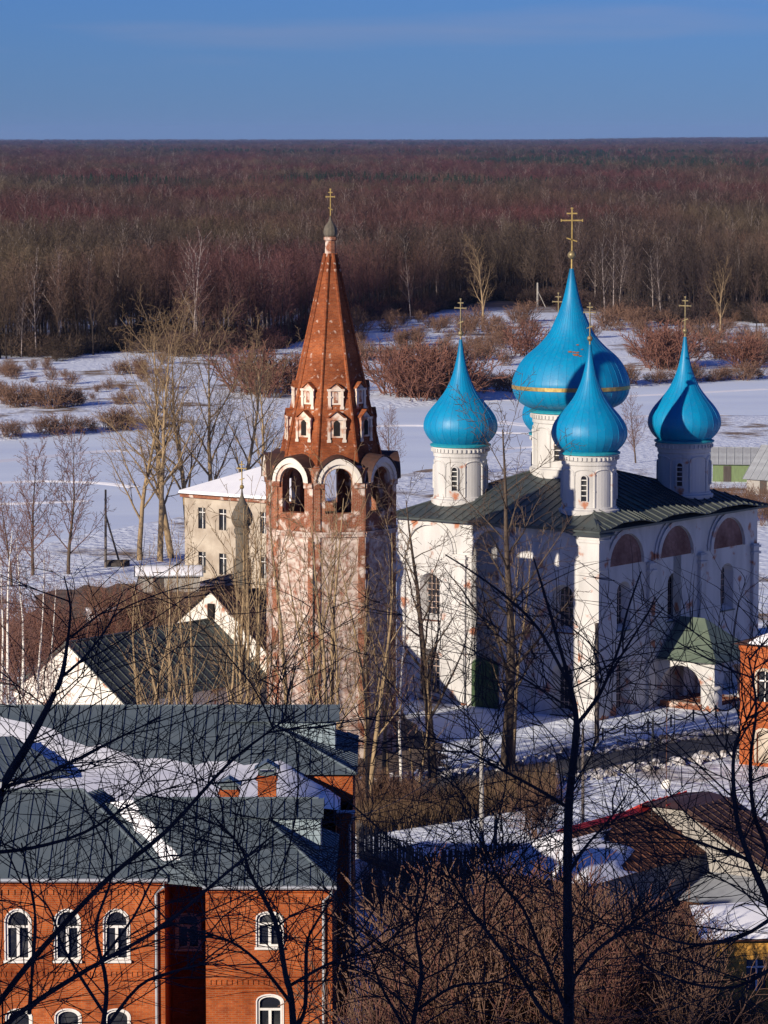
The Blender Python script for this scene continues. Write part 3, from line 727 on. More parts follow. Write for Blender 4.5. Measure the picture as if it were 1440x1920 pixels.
tz0, tz1, tr0, tr1 = 18.75, 32.5, 3.5, .36
def tap(z): return (tr0 + (tr1 - tr0) * (z - tz0) / (tz1 - tz0)) * math.cos(R(22.5))
t22 = math.tan(R(22.5))
mb = MB(); nseg = 10
for k in range(nseg):
    za, zb = tz0 + (tz1 - tz0) * k / nseg, tz0 + (tz1 - tz0) * (k + 1) / nseg; a, b_ = tap(za), tap(zb)
    mb.poly([(-a * t22, -a, za), (a * t22, -a, za), (b_ * t22, -b_, zb), (-b_ * t22, -b_, zb)])
rot8('tent_face', mb, M['brick_tent'])
mb = MB(); mb.tube([(-tap(z) * t22, -tap(z), z) for z in np.linspace(tz0, tz1, 8)], [.11] * 8, 6); rot8('tent_rib', mb, M['brick_tent'])
M['dark_hole'] = plain('dark_opening', (.012, .01, .01), (.02, .016, .014), 2, .95)
M['lukarne_white'] = whitewash('lukarne_lime', (.72, .62, .52), lo=.5, hi=.6)
for z0, w, h, opn in ((20.75, 1.0, 1.25, True), (22.85, .82, 1.0, False)):
    a = tap(z0) + .05; b_ = tap(z0 + h + .5) - .3
    mb = MB(); hw = w / 2
    front = [(-hw, -a, z0), (hw, -a, z0), (hw, -a, z0 + h), (0, -a, z0 + h + w * .42), (-hw, -a, z0 + h)]
    mb.slab(front, (0, a - b_, 0))
    for s in (-1, 1):
        mb.b2((s * hw - .09, -a - .08, z0 - .12), (s * hw + .09, -a - .01, z0 + h)); mb.b2((s * hw - .14, -a - .1, z0 + h * .45), (s * hw + .14, -a - .01, z0 + h * .55)); mb.b2((s * hw - .13, -a - .09, z0 - .3), (s * hw + .13, -a - .01, z0 - .12))
    mb.b2((-hw - .15, -a - .1, z0 + h - .12), (hw + .15, -a - .011, z0 + h + .02))
    ds = rot8('lukarne', mb, M['lukarne_white'])
    mo = MB(); mo.slab([(-.2 if opn else -.13, -a - .012, z0 + .12), (.2 if opn else .13, -a - .012, z0 + .12), (.2 if opn else .13, -a - .012, z0 + .78 * h), (0, -a - .012, z0 + .92 * h), (-.2 if opn else -.13, -a - .012, z0 + .78 * h)], (0, -.02, 0)); me = mo.mesh('opening'); me.materials.append(M['dark_hole'] if opn else M['brick_tier'])
    mr_ = MB()
    for s in (-1, 1): mr_.slab([(s * (hw + .1), -a - .1, z0 + h - .01), (0, -a - .1, z0 + h + w * .42 + .04), (0, -a - .1, z0 + h + w * .42 + .1), (s * (hw + .1), -a - .1, z0 + h + .05)], (0, a - b_ + .1, 0))
    mer = mr_.mesh('lukarne_roof'); mer.materials.append(M['brick_tent'])
    for d_ in ds: link('opening', me, d_); link('lukarne_roof', mer, d_)
mb = MB(); mb.lathe([(.42, 32.3), (.36, 32.5), (.33, 33.3), (.44, 33.4), (.44, 33.55), (.33, 33.6)], 8); mb.build('tent_neck', M['brick_tier'], tower)
mb = MB(); mb.lathe(interp_profile([(.34, 0), (.43, .15), (.45, .38), (.36, .68), (.2, .9), (.09, 1.1), (.03, 1.4)], 3), 12); mb.build('cupola', M['black_dome'], tower, loc=(0, 0, 33.58))
orth_cross(tower, (0, 0, 34.9), 1.75, M['gold'], R(-8), t=.065, arm=.28)
mb = MB(); a = R(-22.5); mb.tube([((Rt + .12) * math.sin(a), -(Rt + .12) * math.cos(a), z) for z in (0, 14.2)], .05, 6); mb.build('cable_conduit', M['chain'], tower)
def onground(px, py, z=0.0):
    for _ in range(12):
        p = PZ(px, py, z); z = .5 * z + .5 * gz(p.x, p.y)
    p.z = gz(p.x, p.y); return p
# ------------------------------------------------------------------ low white church left of the tower
G0 = PZ(130, 1205, 7.7)
church = thing('church', 'low white gabled church with dark iron roofs left of brick tower', 'church', (G0.x, G0.y, 0), PHI)
def gable_block(parent, x0, x1, hw, ze, zr, wmat, rmat, sheet=.75, ovh=.4, yc=0):
    mb = MB(); mb.slab([(x0, yc - hw, -.5), (x0, yc + hw, -.5), (x0, yc + hw, ze), (x0, yc, zr - .06), (x0, yc - hw, ze)], (x1 - x0, 0, 0)); w = mb.build('wall', wmat, parent)
    k = (zr - ze) / hw; e = ovh
    mb = MB(); mb.tube([(x0 - e, yc, zr + .02), (x1 + e, yc, zr + .02)], .1, 6); rf = mb.build('roof', rmat, parent)
    roof_plane(rf, (x0 - e, yc - hw - e, ze - k * e), (x1 + e, yc - hw - e, ze - k * e), (x1 + e, yc, zr), (x0 - e, yc, zr), sheet, rmat, .06)
    roof_plane(rf, (x1 + e, yc + hw + e, ze - k * e), (x0 - e, yc + hw + e, ze - k * e), (x0 - e, yc, zr), (x1 + e, yc, zr), sheet * 1.5, rmat, .06)
    return w, rf
M['wash_low'] = whitewash('church_lime_wash', (.78, .73, .66), lo=.6, hi=.68, low_z=1.5)
gable_block(church, 0, 14.5, 4.6, 4.4, 7.7, M['wash_low'], M['teal_roof'])
gable_block(church, 14.5, 16.9, 5.3, 5.6, 9.7, M['wash_low'], M['brown_metal'])
gable_block(church, 17.3, 19.6, 1.5, 7.9, 9.2, M['wash_low'], M['brown_metal'], ovh=.15)
mb = MB(); mb.b2((14.3, -.25, 7.75), (14.49, .25, 8.75)); aw = mb.build('attic_window', M['dark_hole'], church)
mb = MB(); mb.b2((-.12, -4.75, 3.75), (.05, -4.3, 4.2)); mb.b2((-.1, 4.3, 3.75), (.05, 4.75, 4.2)); mb.build('kneeler', M['wash_low'], church)
# its little cupola
t = 0
for k in range(400):
    w_ = Matrix.Rotation(PHI, 3, 'Z') @ Vector((14.5 + k * .03, 0, 0)); X, Y = G0.x + w_.x, G0.y + w_.y
    if CX + F * X / Y > 452: t = 14.5 + k * .03; break
zc = lambda py: PY(455, py, Y).z
mb = MB(); mb.lathe([(.62, 9.3), (.62, zc(1050)), (.45, zc(1046)), (.45, zc(1002)), (.55, zc(998)), (.55, zc(992)), (.45, zc(988))], 14); cd = mb.build('cupola_drum', M['black_dome'], church, loc=(t, 0, 0))
mb = MB(); mb.lathe(interp_profile([(.45, zc(988)), (.64, zc(982)), (.74, zc(972)), (.68, zc(962)), (.42, zc(948)), (.19, zc(936)), (.07, zc(924)), (.05, zc(916))], 3), 16); mb.build('cupola', M['black_dome'], church, loc=(t, 0, 0))
mb = MB(); mb.ball((0, 0, zc(913)), .16, 10); mb.build('ball', M['gold'], church, True, loc=(t, 0, 0))
orth_cross(church, (t, 0, zc(911)), 1.65, M['gold'], R(90), t=.06, arm=.4)

# pale two-storey house behind
q = PY(346, 925, 330)
hs_ = thing('house', 'cream two-storey house with snow-covered hipped roof behind the small cupola', 'house', (q.x, q.y, 0), PHI)
mb = MB(); hw_ = [dict(uc=-u, w=.85, z0=5.0, z1=6.9, rise=0, depth=.2) for u in (12.4, 9.1, 6.9, 4.4, 2.0)] + [dict(uc=-u, w=.85, z0=1.0, z1=2.9, rise=0, depth=.2) for u in (12.4, 9.1, 6.9, 4.4, 2.0)]
mA2 = lambda u, z, d: Vector((-d, u, z)); wall(mb, -14.5, 0, -2, q.z, sorted(hw_, key=lambda h: h['uc']), mA2)
mb.poly([(0, 0, -2), (11, 0, -2), (11, 0, q.z), (0, 0, q.z)]); mb.poly([(0, -14.5, -2), (11, -14.5, -2), (11, -14.5, q.z), (0, -14.5, q.z)]); mb.poly([(11, 0, -2), (11, -14.5, -2), (11, -14.5, q.z), (11, 0, q.z)])
mb.build('wall', M['cream'], hs_)
for h in hw_:
    w_ = pane(hs_, h, mA2, M['glass']); bars(w_, h, mA2, M['white_paint'], 1, 1, .07, 'window_frame')
mb = MB(); mb.slab([mA2(-14.8, q.z - .3, -.1), mA2(.3, q.z - .3, -.1), mA2(.3, q.z, -.1), mA2(-14.8, q.z, -.1)], (-.4, 0, 0)); mb.build('cornice', M['brick_tier'], hs_)
z_ = q.z; mb = MB(); mb.add([(-.5, .5, z_), (11.5, .5, z_), (11.5, -15, z_), (-.5, -15, z_), (5.5, -5, z_ + 2.1), (5.5, -9.5, z_ + 2.1)], [(0, 1, 4), (1, 2, 5, 4), (2, 3, 5), (3, 0, 4, 5), (3, 2, 1, 0)]); rf = mb.build('roof', M['brown_metal'], hs_)
mb = MB(); mb.add([(-.35, .35, z_ + .3), (11.4, .4, z_ + .3), (11.4, -14.9, z_ + .3), (-.35, -14.9, z_ + .3), (5.5, -5, z_ + 2.45), (5.5, -9.5, z_ + 2.45), (-.4, .4, z_ + .05), (11.4, .4, z_ + .05), (11.4, -14.9, z_ + .05), (-.4, -14.9, z_ + .05)], [(0, 1, 4), (1, 2, 5, 4), (2, 3, 5), (3, 0, 4, 5), (6, 7, 1, 0), (7, 8, 2, 1), (8, 9, 3, 2), (9, 6, 0, 3)]); mb.build('roof_snow', M['roof_snow'], rf)

# ------------------------------------------------------------------ long red brick school in front
bk = thing('brick_building', 'large red brick building with grey iron roofs and snow in its roof valleys', 'building', (-7, 150, 0))
o0 = Vector((7, -150, 0))
def W(x, y, z): return Vector((x + 7, y - 150, z))
def facade(X0, X1, Y, z0, z1, holes, ornament=True):
    mpf = lambda u, z, d: W(u, Y - d, z)
    mb = MB(); wall(mb, X0, X1, z0, z1, holes, mpf); mb.build('wall', M['brick_red'], bk)
    for h in holes:
        w_ = pane(bk, h, mpf, M['glass']); g = inner(h); ol = outline(g); n = len(ol); t_ = .09
        mb = MB()
        for k in range(n):       # frame following the opening
            a, b_ = ol[k], ol[(k + 1) % n]; cxx, czz = g['uc'], (g['z0'] + g['z1']) / 2
            s = lambda p: (p[0] + (cxx - p[0]) * t_ / (g['w'] / 2), p[1] + (czz - p[1]) * t_ / ((g['z1'] - g['z0']) / 2))
            mb.slab([mpf(*a, -.1), mpf(*b_, -.1), mpf(*s(b_), -.1), mpf(*s(a), -.1)], W(0, -.06, 0) - W(0, 0, 0))
        zt_ = g['z0'] + (g['z1'] - g['z0']) * .66
        mb.slab([mpf(g['uc'] - g['w'] / 2, zt_ - .05, -.1), mpf(g['uc'] + g['w'] / 2, zt_ - .05, -.1), mpf(g['uc'] + g['w'] / 2, zt_ + .05, -.1), mpf(g['uc'] - g['w'] / 2, zt_ + .05, -.1)], W(0, -.05, 0) - W(0, 0, 0))
        mb.slab([mpf(g['uc'] - .06, g['z0'], -.1), mpf(g['uc'] + .06, g['z0'], -.1), mpf(g['uc'] + .06, zt_ - .05, -.1), mpf(g['uc'] - .06, zt_ - .05, -.1)], W(0, -.055, 0) - W(0, 0, 0))
        mb.build('window_frame', M['white_paint'], w_)
        mb = MB(); ra = h.get('rise', h['w'] / 2)
        P = arch_top(h['uc'], h['w'] + .02, h['z1'] - ra, ra); Q = arch_top(h['uc'], h['w'] + .12, h['z1'] - ra, ra + .06)
        for k in range(len(P) - 1): mb.slab([mpf(*P[k], -.01), mpf(*P[k + 1], -.01), mpf(*Q[k + 1], -.01), mpf(*Q[k], -.01)], W(0, -.05, 0) - W(0, 0, 0))
        for s in (-1, 1): mb.slab([mpf(h['uc'] + s * (h['w'] / 2 + .01), h['z0'], -.01), mpf(h['uc'] + s * (h['w'] / 2 + .06), h['z0'], -.01), mpf(h['uc'] + s * (h['w'] / 2 + .06), h['z1'] - ra, -.01), mpf(h['uc'] + s * (h['w'] / 2 + .01), h['z1'] - ra, -.01)], W(0, -.045, 0) - W(0, 0, 0))
        mb.build('window_surround', M['white_paint'], w_)
        mb = MB(); mb.slab([mpf(h['uc'] - h['w'] / 2 - .1, h['z0'] - .1, -.02), mpf(h['uc'] + h['w'] / 2 + .1, h['z0'] - .1, -.02), mpf(h['uc'] + h['w'] / 2 + .1, h['z0'], -.02), mpf(h['uc'] - h['w'] / 2 - .1, h['z0'], -.02)], W(0, -.16, 0) - W(0, 0, 0)); mb.build('sill', M['white_paint'], w_)
    if ornament:
        mb = MB()
        for z, d, hh in ((z1 - .28, .14, .28), (z1 - .5, .07, .16), (z1 - 4.35, .08, .14), (z1 - 4.0, .06, .1)):
            mb.slab([mpf(X0, z, -.01), mpf(X1, z, -.01), mpf(X1, z + hh, -.01), mpf(X0, z + hh, -.01)], W(0, -d, 0) - W(0, 0, 0))
        x = X0 + .1
        while x < X1 - .15:      # toothed course
            mb.slab([mpf(x, z1 - .72, -.01), mpf(x + .13, z1 - .72, -.01), mpf(x + .13, z1 - .5, -.01), mpf(x, z1 - .5, -.01)], W(0, -.06, 0) - W(0, 0, 0)); x += .27
        x = X0 + .1
        while x < X1 - .2:
            mb.slab([mpf(x, z1 - 4.22, -.01), mpf(x + .1, z1 - 4.22, -.01), mpf(x + .1, z1 - 3.98, -.01), mpf(x, z1 - 3.98, -.01)], W(0, -.05, 0) - W(0, 0, 0)); x += .22
        mb.build('brick_course', M['brick_red'], bk)
def XP(px, Y): return (px - CX) / F * Y
w2 = lambda px, Y, y0, y1, w, rise: dict(uc=XP(px, Y), w=w, z0=PY(px, y1, Y).z, z1=PY(px, y0, Y).z, rise=rise, depth=.16)
YL, YR = 151.5, 150.0
hl = [w2(px, YL, 1706, 1800, 1.02, .51) for px in (-75, 22, 116, 210)] + [w2(px, YL, 1893, 1985, 1.02, .3) for px in (-75, 22, 116, 210)]
facade(-20, XP(302, YL), YL, -.5, 9.2, hl)
facade(XP(380, YR), XP(621, YR), YR, -.5, 9.2, [w2(502, YR, 1711, 1775, 1.04, .22), w2(502, YR, 1866, 1945, 1.04, .25)])
xl, xr0, xr1 = XP(302, YL), XP(380, YR), XP(621, YR)
facade(xl - .02, xr0 + .02, 156.8, -.5, 9.1, [w2(347, 156.8, 1714, 1778, 1.0, .22)], False)
def sidewall(X, Y0, Y1, z1, z0=-.5):
    mb = MB(); mb.poly([W(X, Y0, z0), W(X, Y1, z0), W(X, Y1, z1), W(X, Y0, z1)]); mb.build('wall', M['brick_red'], bk)
sidewall(xl, YL, 156.9, 9.2); sidewall(xr0, YR, 156.9, 9.2); sidewall(xr1, YR, 165.2, 9.2)
xn = -1.42
facade(xr1 - .02, xn, 165.1, -.5, 9.55, [], False); sidewall(xn, 165.1, 180, 9.55)
facade(-6, xn - .03, 168.75, 9.3, 10.55, [], False); sidewall(xn - .03, 168.75, 179.4, 10.55, 9.4)
mb = MB(); mb.poly([W(-20, 151.5, -.5), W(-20, 180, -.5), W(-20, 180, 10.5), W(-20, 151.5, 9.2)]); mb.poly([W(-20, 180, -.5), W(xn, 180, -.5), W(xn, 180, 10.5), W(-20, 180, 10.5)]); mb.build('wall', M['brick_red'], bk)
mb = MB(); mb.tube([W(-24, 174, 12.96), W(-2.2, 174, 12.96)], .07, 6); rf = mb.build('roof', M['grey_roof'], bk)
G = M['grey_roof']; SW = .56
rp = lambda a, b_, c, d, w=SW, m=G, rib=.05: roof_plane(rf, W(*a), W(*b_), W(*c), W(*d), w, m, rib)
# rear block
rp((-24, 168.4, 10.6), (-1.25, 168.4, 10.6), (-7.06, 174, 12.95), (-24, 174, 12.95))
rp((-1.25, 168.4, 10.6), (-1.25, 179.6, 10.6), (-7.06, 174, 12.95), (-7.06, 174, 12.95))
rp((-1.25, 179.6, 10.6), (-24, 179.6, 10.6), (-24, 174, 12.95), (-7.06, 174, 12.95), 1.5)
# right wing
rp((-7.5, 149.65, 9.22), (xr1 + .15, 149.65, 9.22), (-5.96, 155.3, 11.8), (-10.7, 155.3, 11.8))
rp((xr1 + .15, 149.65, 9.22), (xr1 + .15, 160.9, 9.22), (-5.96, 155.3, 11.8), (-5.96, 155.3, 11.8))
rp((xr1 + .15, 160.9, 9.22), (-10.7, 160.9, 9.22), (-10.7, 155.3, 11.8), (-5.96, 155.3, 11.8), 1.2)
# left wing
rp((-24, 151.15, 9.22), (xl + .12, 151.15, 9.22), (-13, 157, 11.87), (-24, 157, 11.87))
rp((xl + .12, 151.15, 9.22), (xl + .12, 157.5, 9.22), (-12.6, 160.5, 11.2), (-13, 157, 11.87))
# valley between the wings and its drift of snow
mb = MB(); va, vb, vc, vd = W(xl + .0, 151.3, 9.05), W(-7.5, 149.9, 9.18), W(-10.7, 155.3, 11.75), W(-12.4, 156.9, 11.35)
mb.slab([va, vb, vc], (0, 0, -.05)); mb.slab([va, vc, vd], (0, 0, -.05)); mb.build('valley_sheet', G, rf)
def snowdrift(name, pts_rows, parent, th=.22):
    mb = MB(); n = len(pts_rows[0])
    for i, row in enumerate(pts_rows):
        for j, p in enumerate(row):
            e_ = min(i, len(pts_rows) - 1 - i, j, n - 1 - j); p = Vector(p)
            p.z += (th if e_ > 0 else .0) * (1 if e_ > 1 else .75) + (.05 * mnoise.noise(p * .9) if e_ > 0 else 0); mb.v.append(tuple(p))
    mb.f = [(i * n + j, i * n + j + 1, (i + 1) * n + j + 1, (i + 1) * n + j) for i in range(len(pts_rows) - 1) for j in range(n - 1)]
    return mb.build(name, M['roof_snow'], parent, True)
rows_ = []
for i in range(9):
    t = i / 8; L0 = va.lerp(vd, .25 + .75 * t).lerp(vb.lerp(vc, .25 + .75 * t), .38); R0_ = vb.lerp(vc, .3 + .7 * t)
    rows_.append([L0.lerp(R0_, (k / 5) * (.92 + .1 * math.sin(i * 1.7)) + .06 * math.sin(i * 2.9)) + Vector((0, 0, .04 + .03 * math.sin(i * 2.1 + k))) for k in range(6)])
snowdrift('roof_snow', rows_, rf, .14)
# big snow-filled roof valley behind the wings
rows_ = []; bx = [-24, -17, -14.6, -12.4, -10.8, -9, -7, -5, -3.6, -2.1]; bt_ = [173.2, 172.7, 171, 170.1, 169.5, 169.3, 169.25, 169.3, 168.5, 167.2]
for i in range(40):
    X = -24 + (22.0) * i / 39; yt = np.interp(X, bx, bt_) + .18 * math.sin(X * 2.3) + .1 * math.sin(X * 5.1); row = []
    y0 = 157.6 if X < -7.5 else 157.6 + (X + 7.5) * 1.35
    for k in range(14):
        Y = y0 + (yt - y0) * k / 13
        z = (10.66 + .427 * (Y - 168.4)) if Y > 168.4 else 10.66 - .05 * (168.4 - Y)
        if X > -4.2: z -= (X + 4.2) * .42 * (1 if Y < 168.4 else .9)
        row.append(W(X, Y, z))
    rows_.append(row)
snowdrift('roof_snow', rows_, rf, .26)
rp((-22, 163.5, 11.0), (-14.3, 166.0, 11.02), (-17.2, 169.2, 12.3), (-22, 168.0, 12.3), .45)
# attic dormers on the hip ends
for (x0, xe, yc, zr, k_, xw0, hz) in ((-7.06, XP(636, 174), 174, 12.95, .408, XP(628, 172.8), 1.25), (-5.96, XP(664, 155.3) + .0, 155.3, 11.8, .644, XP(600, 154.2), 1.1)):
    if yc < 160: xe = XP(606, 155.3)
    zt_ = zr - .45; xa = x0 + (zr - zt_) / k_; zb = zr - (xw0 - x0) * k_ - .15
    mb = MB(); mb.slab([W(xa - .3, yc - hz, zt_), W(xw0, yc - hz, zt_), W(xw0, yc - hz, zb), W(xa - .3, yc - hz, zt_ - .02)], (0, 2 * hz, 0)); dm = mb.build('dormer', M['grey_light'], bk)
    for j in range(int((xw0 - xa) / .3)):
        x = xw0 - .02 - j * .3; zbb = zr - (x - x0) * k_ - .1; mb = MB(); mb.slab([W(x - .27, yc - hz - .003, zt_), W(x, yc - hz - .003, zt_), W(x, yc - hz - .003, zbb), W(x - .27, yc - hz - .003, zbb + .27 * k_)], (0, -.03, 0)); mb.build('siding_board', M['grey_light'], dm)
    roof_plane(dm, W(x0 - .6, yc - hz - .3, zt_ - .08), W(xe, yc - hz - .3, zt_ - .08), W(xe, yc, zr + .04), W(x0 - .6, yc, zr + .04), SW, G, .05)
    roof_plane(dm, W(xe, yc + hz + .3, zt_ - .08), W(x0 - .6, yc + hz + .3, zt_ - .08), W(x0 - .6, yc, zr + .04), W(xe, yc, zr + .04), 1.2, G, .05)
# hip flashings, gutters, downpipes, chimneys
for a, b_ in (((-1.25, 168.4, 10.6), (-7.06, 174, 12.95)), ((xr1 + .15, 149.65, 9.22), (-5.96, 155.3, 11.8)), ((xl + .12, 151.15, 9.22), (-13, 157, 11.87)), ((-10.7, 155.3, 11.82), (-2.8, 155.3, 11.82)), ((-24, 157, 11.89), (-13, 157, 11.89))):
    mb = MB(); mb.tube([W(*a) + Vector((0, 0, .05)), W(*b_) + Vector((0, 0, .05))], .07, 6); mb.build('hip_flashing', G, rf)
for a, b_ in (((-20, 151.1, 9.16), (xl + .15, 151.1, 9.16)), ((-7.5, 149.6, 9.16), (xr1 + .2, 149.6, 9.16)), ((xr1, 164.9, 9.5), (xn + .1, 164.9, 9.5))):
    mb = MB(); mb.tube([W(*a), W(*b_)], .09, 8); mb.build('gutter', M['pipe'], bk)
def downpipe(X, Y, zt_, zb, dx):
    mb = MB(); mb.tube([W(X, Y - .5, zt_), W(X, Y - .45, zt_ - .25), W(X + dx, Y - .1, zt_ - .6), W(X + dx, Y - .1, zb)], .07, 8); mb.build('downpipe', M['pipe'], bk)
downpipe(xl, YL, 9.15, 0, -.35); downpipe(xr1, YR, 9.15, 0, -.35); downpipe(xn, 165.1, 9.5, 0, -.15)
for px0, px1, yt0, yt1, yb in ((480, 515, 1428, 1455, 1500), (408, 443, 1459, 1481, 1500)):
    Y = 158.3; x0, x1 = XP(px0, Y), XP(px1, Y); zb, z1, zt_ = 10.2, PY(500, yt1, Y).z, PY(500, yt0, Y).z
    mb = MB(); mb.b2(W(x0, Y, zb), W(x1, Y + .7, z1)); mb.b2(W(x0 - .06, Y - .06, z1 - .22), W(x1 + .06, Y + .76, z1 - .1)); ch = mb.build('chimney', M['brick_red'], bk)
    mb = MB()
    for x, y in ((x0 + .05, Y + .05), (x1 - .05, Y + .05), (x0 + .05, Y + .65), (x1 - .05, Y + .65)): mb.b2(W(x - .03, y - .03, z1), W(x + .03, y + .03, zt_ - .3))
    a = zt_ - .32; mb.slab([W(x0 - .15, Y - .15, a), W(x1 + .15, Y - .15, a), W((x0 + x1) / 2, Y - .15, zt_)], (0, 1.0, 0)); mb.b2(W(x0 + .02, Y + .02, z1), W(x1 - .02, Y + .68, z1 + .15)); mb.build('chimney_cap', G, ch)

# ------------------------------------------------------------------ brick house at the right edge
q = PZ(1386, 1432, 0)
rb = thing('brick_house', 'red brick house corner with snowy roof at the right edge beside road', 'house', (q.x, q.y, 0), R(-34))
mpf = lambda u, z, d: Vector((u, -d, z))
hz_ = [dict(uc=u, w=.95, z0=4.15, z1=6.15, rise=.25, depth=.16) for u in (1.75, 4.6)] + [dict(uc=u, w=.95, z0=.2, z1=2.3, rise=.3, depth=.12) for u in (1.75, 4.6)]
mb = MB(); wall(mb, 0, 9, -.3, 7.75, hz_, mpf); mb.poly([(0, 0, -.3), (0, 9, -.3), (0, 9, 7.75), (0, 0, 7.75)]); mb.poly([(9, 0, -.3), (9, 9, -.3), (9, 9, 7.75), (9, 0, 7.75)]); mb.poly([(0, 9, -.3), (9, 9, -.3), (9, 9, 7.75), (0, 9, 7.75)])
for z, d, hh in ((7.5, .18, .25), (7.3, .1, .2), (3.4, .1, .15)): mb.slab([mpf(-.02, z, -.01), mpf(9, z, -.01), mpf(9, z + hh, -.01), mpf(-.02, z + hh, -.01)], (0, -d, 0))
mb.build('wall', M['brick_red'], rb)
for h in hz_:
    w_ = pane(rb, h, mpf, M['glass'] if h['z0'] > 3 else M['cream'], 'window' if h['z0'] > 3 else 'blind_window')
    if h['z0'] > 3: bars(w_, h, mpf, M['white_paint'], 1, 1, .09, 'window_frame')
    mb = MB(); P = arch_top(h['uc'], h['w'] + .02, h['z1'] - h['rise'], h['rise']); Q = arch_top(h['uc'], h['w'] + .36, h['z1'] - h['rise'], h['rise'] + .18)
    for k in range(len(P) - 1): mb.slab([mpf(*P[k], -.01), mpf(*P[k + 1], -.01), mpf(*Q[k + 1], -.01), mpf(*Q[k], -.01)], (0, -.07, 0))
    for s in (-1, 1): mb.slab([mpf(h['uc'] + s * (h['w'] / 2 + .01), h['z0'], -.01), mpf(h['uc'] + s * (h['w'] / 2 + .18), h['z0'], -.01), mpf(h['uc'] + s * (h['w'] / 2 + .18), h['z1'] - h['rise'], -.01), mpf(h['uc'] + s * (h['w'] / 2 + .01), h['z1'] - h['rise'], -.01)], (0, -.065, 0))
    mb.build('window_surround', M['cream'], w_)
mb = MB(); mb.add([(-.4, -.4, 7.76), (9.4, -.4, 7.76), (9.4, 9.4, 7.76), (-.4, 9.4, 7.76), (4.5, 3, 9.6), (4.5, 6, 9.6)], [(0, 1, 4), (1, 2, 5, 4), (2, 3, 5), (3, 0, 4, 5), (3, 2, 1, 0)]); rfb = mb.build('roof', M['brown_metal'], rb)
mb = MB(); mb.add([(.6, -.3, 7.85), (9.3, -.3, 7.85), (9.3, 9.3, 7.85), (.5, 9.3, 7.85), (4.5, 3, 9.85), (4.5, 6, 9.85), (1.2, .3, 8.3), (8.9, .3, 8.3)], [(6, 7, 4), (7, 2, 5, 4), (2, 3, 5), (3, 6, 4, 5), (0, 1, 7, 6), (1, 2, 7), (0, 6, 3)]); mb.build('roof_snow', M['roof_snow'], rfb)

# ------------------------------------------------------------------ wooden house with a red roof edge
R0p = PZ(1060, 1557, 6.0)
wh = thing('wooden_house', 'grey plank house with red-edged roof and snow on its hipped wing', 'house', (R0p.x, R0p.y, 0), PHI)
hy, ez = 3.5, 4.1
E4 = [(-3.5, -hy, ez), (7.6, -hy, ez), (7.6, hy, ez), (-3.5, hy, ez)]; ra, rb_ = (0, 0, 6), (7.6, 0, 6)
mb = MB(); mb.b2((-3.1, -hy + .35, -.3), (7.6, hy - .35, ez + .05)); mb.build('wing_wall', M['grey_plank'], wh)
mb = MB(); mb.add([(-3.4, -hy + .05, ez - .02), (7.6, -hy + .05, ez - .02), (7.6, hy - .05, ez - .02), (-3.4, hy - .05, ez - .02), (0, 0, 5.94), (7.6, 0, 5.94)], [(0, 1, 5, 4), (1, 2, 5), (2, 3, 4, 5), (3, 0, 4), (3, 2, 1, 0)]); wr = mb.build('wing_roof', M['rust_roof'], wh)
roof_plane(wr, E4[0], E4[1], rb_, ra, .6, M['rust_roof'], .05); roof_plane(wr, E4[3], E4[0], ra, ra, .6, M['rust_roof'], .05); roof_plane(wr, E4[2], E4[3], ra, rb_, 1.2, M['red_metal'], .05)
mb = MB(); mb.slab([(-.3, -.3, 5.93), (7.6, -.3, 5.93), (7.6, 0, 6.1), (-.3, 0, 6.1)], (0, 0, .05)); mb.slab([(-.3, .42, 5.86), (7.6, .42, 5.86), (7.6, 0, 6.1), (-.3, 0, 6.1)], (0, 0, .05)); mb.build('ridge_cap', M['red_metal'], wr)
rows_ = []
for i in range(10):           # snow on the hip end
    t = .04 + .9 * i / 9; a = Vector(E4[3]).lerp(Vector(ra), t); b_ = Vector(E4[0]).lerp(Vector(ra), t); rows_.append([a.lerp(b_, .02 + .96 * k / 9) + Vector((0, 0, .05)) for k in range(10)])
snowdrift('roof_snow', rows_, wr, .25)
rows_ = []
for i in range(10):           # snow on the shaded slope
    t = .0 + .82 * i / 9; a = Vector(E4[0]).lerp(Vector(ra), t); b_ = Vector(E4[1]).lerp(Vector(rb_), t); l = (.42 - .1 * math.sin(i * 1.1)); rows_.append([a.lerp(b_, .0 + l * k / 9) + Vector((0, 0, .05)) for k in range(10)])
snowdrift('roof_snow', rows_, wr, .22)
yc, hwg = -1.4, 6.5
gp = [(7.62, yc - hwg, -.3), (7.62, yc + hwg, -.3), (7.62, yc + hwg, 3.6), (7.62, yc + 1.35, 6.25), (7.62, yc - 1.35, 6.25), (7.62, yc - hwg, 3.6)]
mb = MB(); mb.slab(gp, (3.4, 0, 0)); gw = mb.build('gable_wall', M['grey_plank'], wh)
y = yc - hwg + .02; i = 0
while y < yc + hwg - .2:       # gable boards
    zt_ = lambda yy: 6.2 if abs(yy - yc) < 1.35 else 6.25 - (abs(yy - yc) - 1.35) * 2.65 / 5.15 - .03
    mb = MB(); mb.slab([(7.615, y, 0), (7.615, y + .2, 0), (7.615, y + .2, zt_(y + .2)), (7.615, y, zt_(y))], (-.03 - .008 * (i % 3), 0, 0)); mb.build('board', M['grey_plank'], gw); y += .212; i += 1
mb = MB(); mb.b2((7.5, yc - .55, 4.2), (7.6, yc + .25, 5.0)); aw = mb.build('attic_window', M['glass'], gw)
mb = MB()
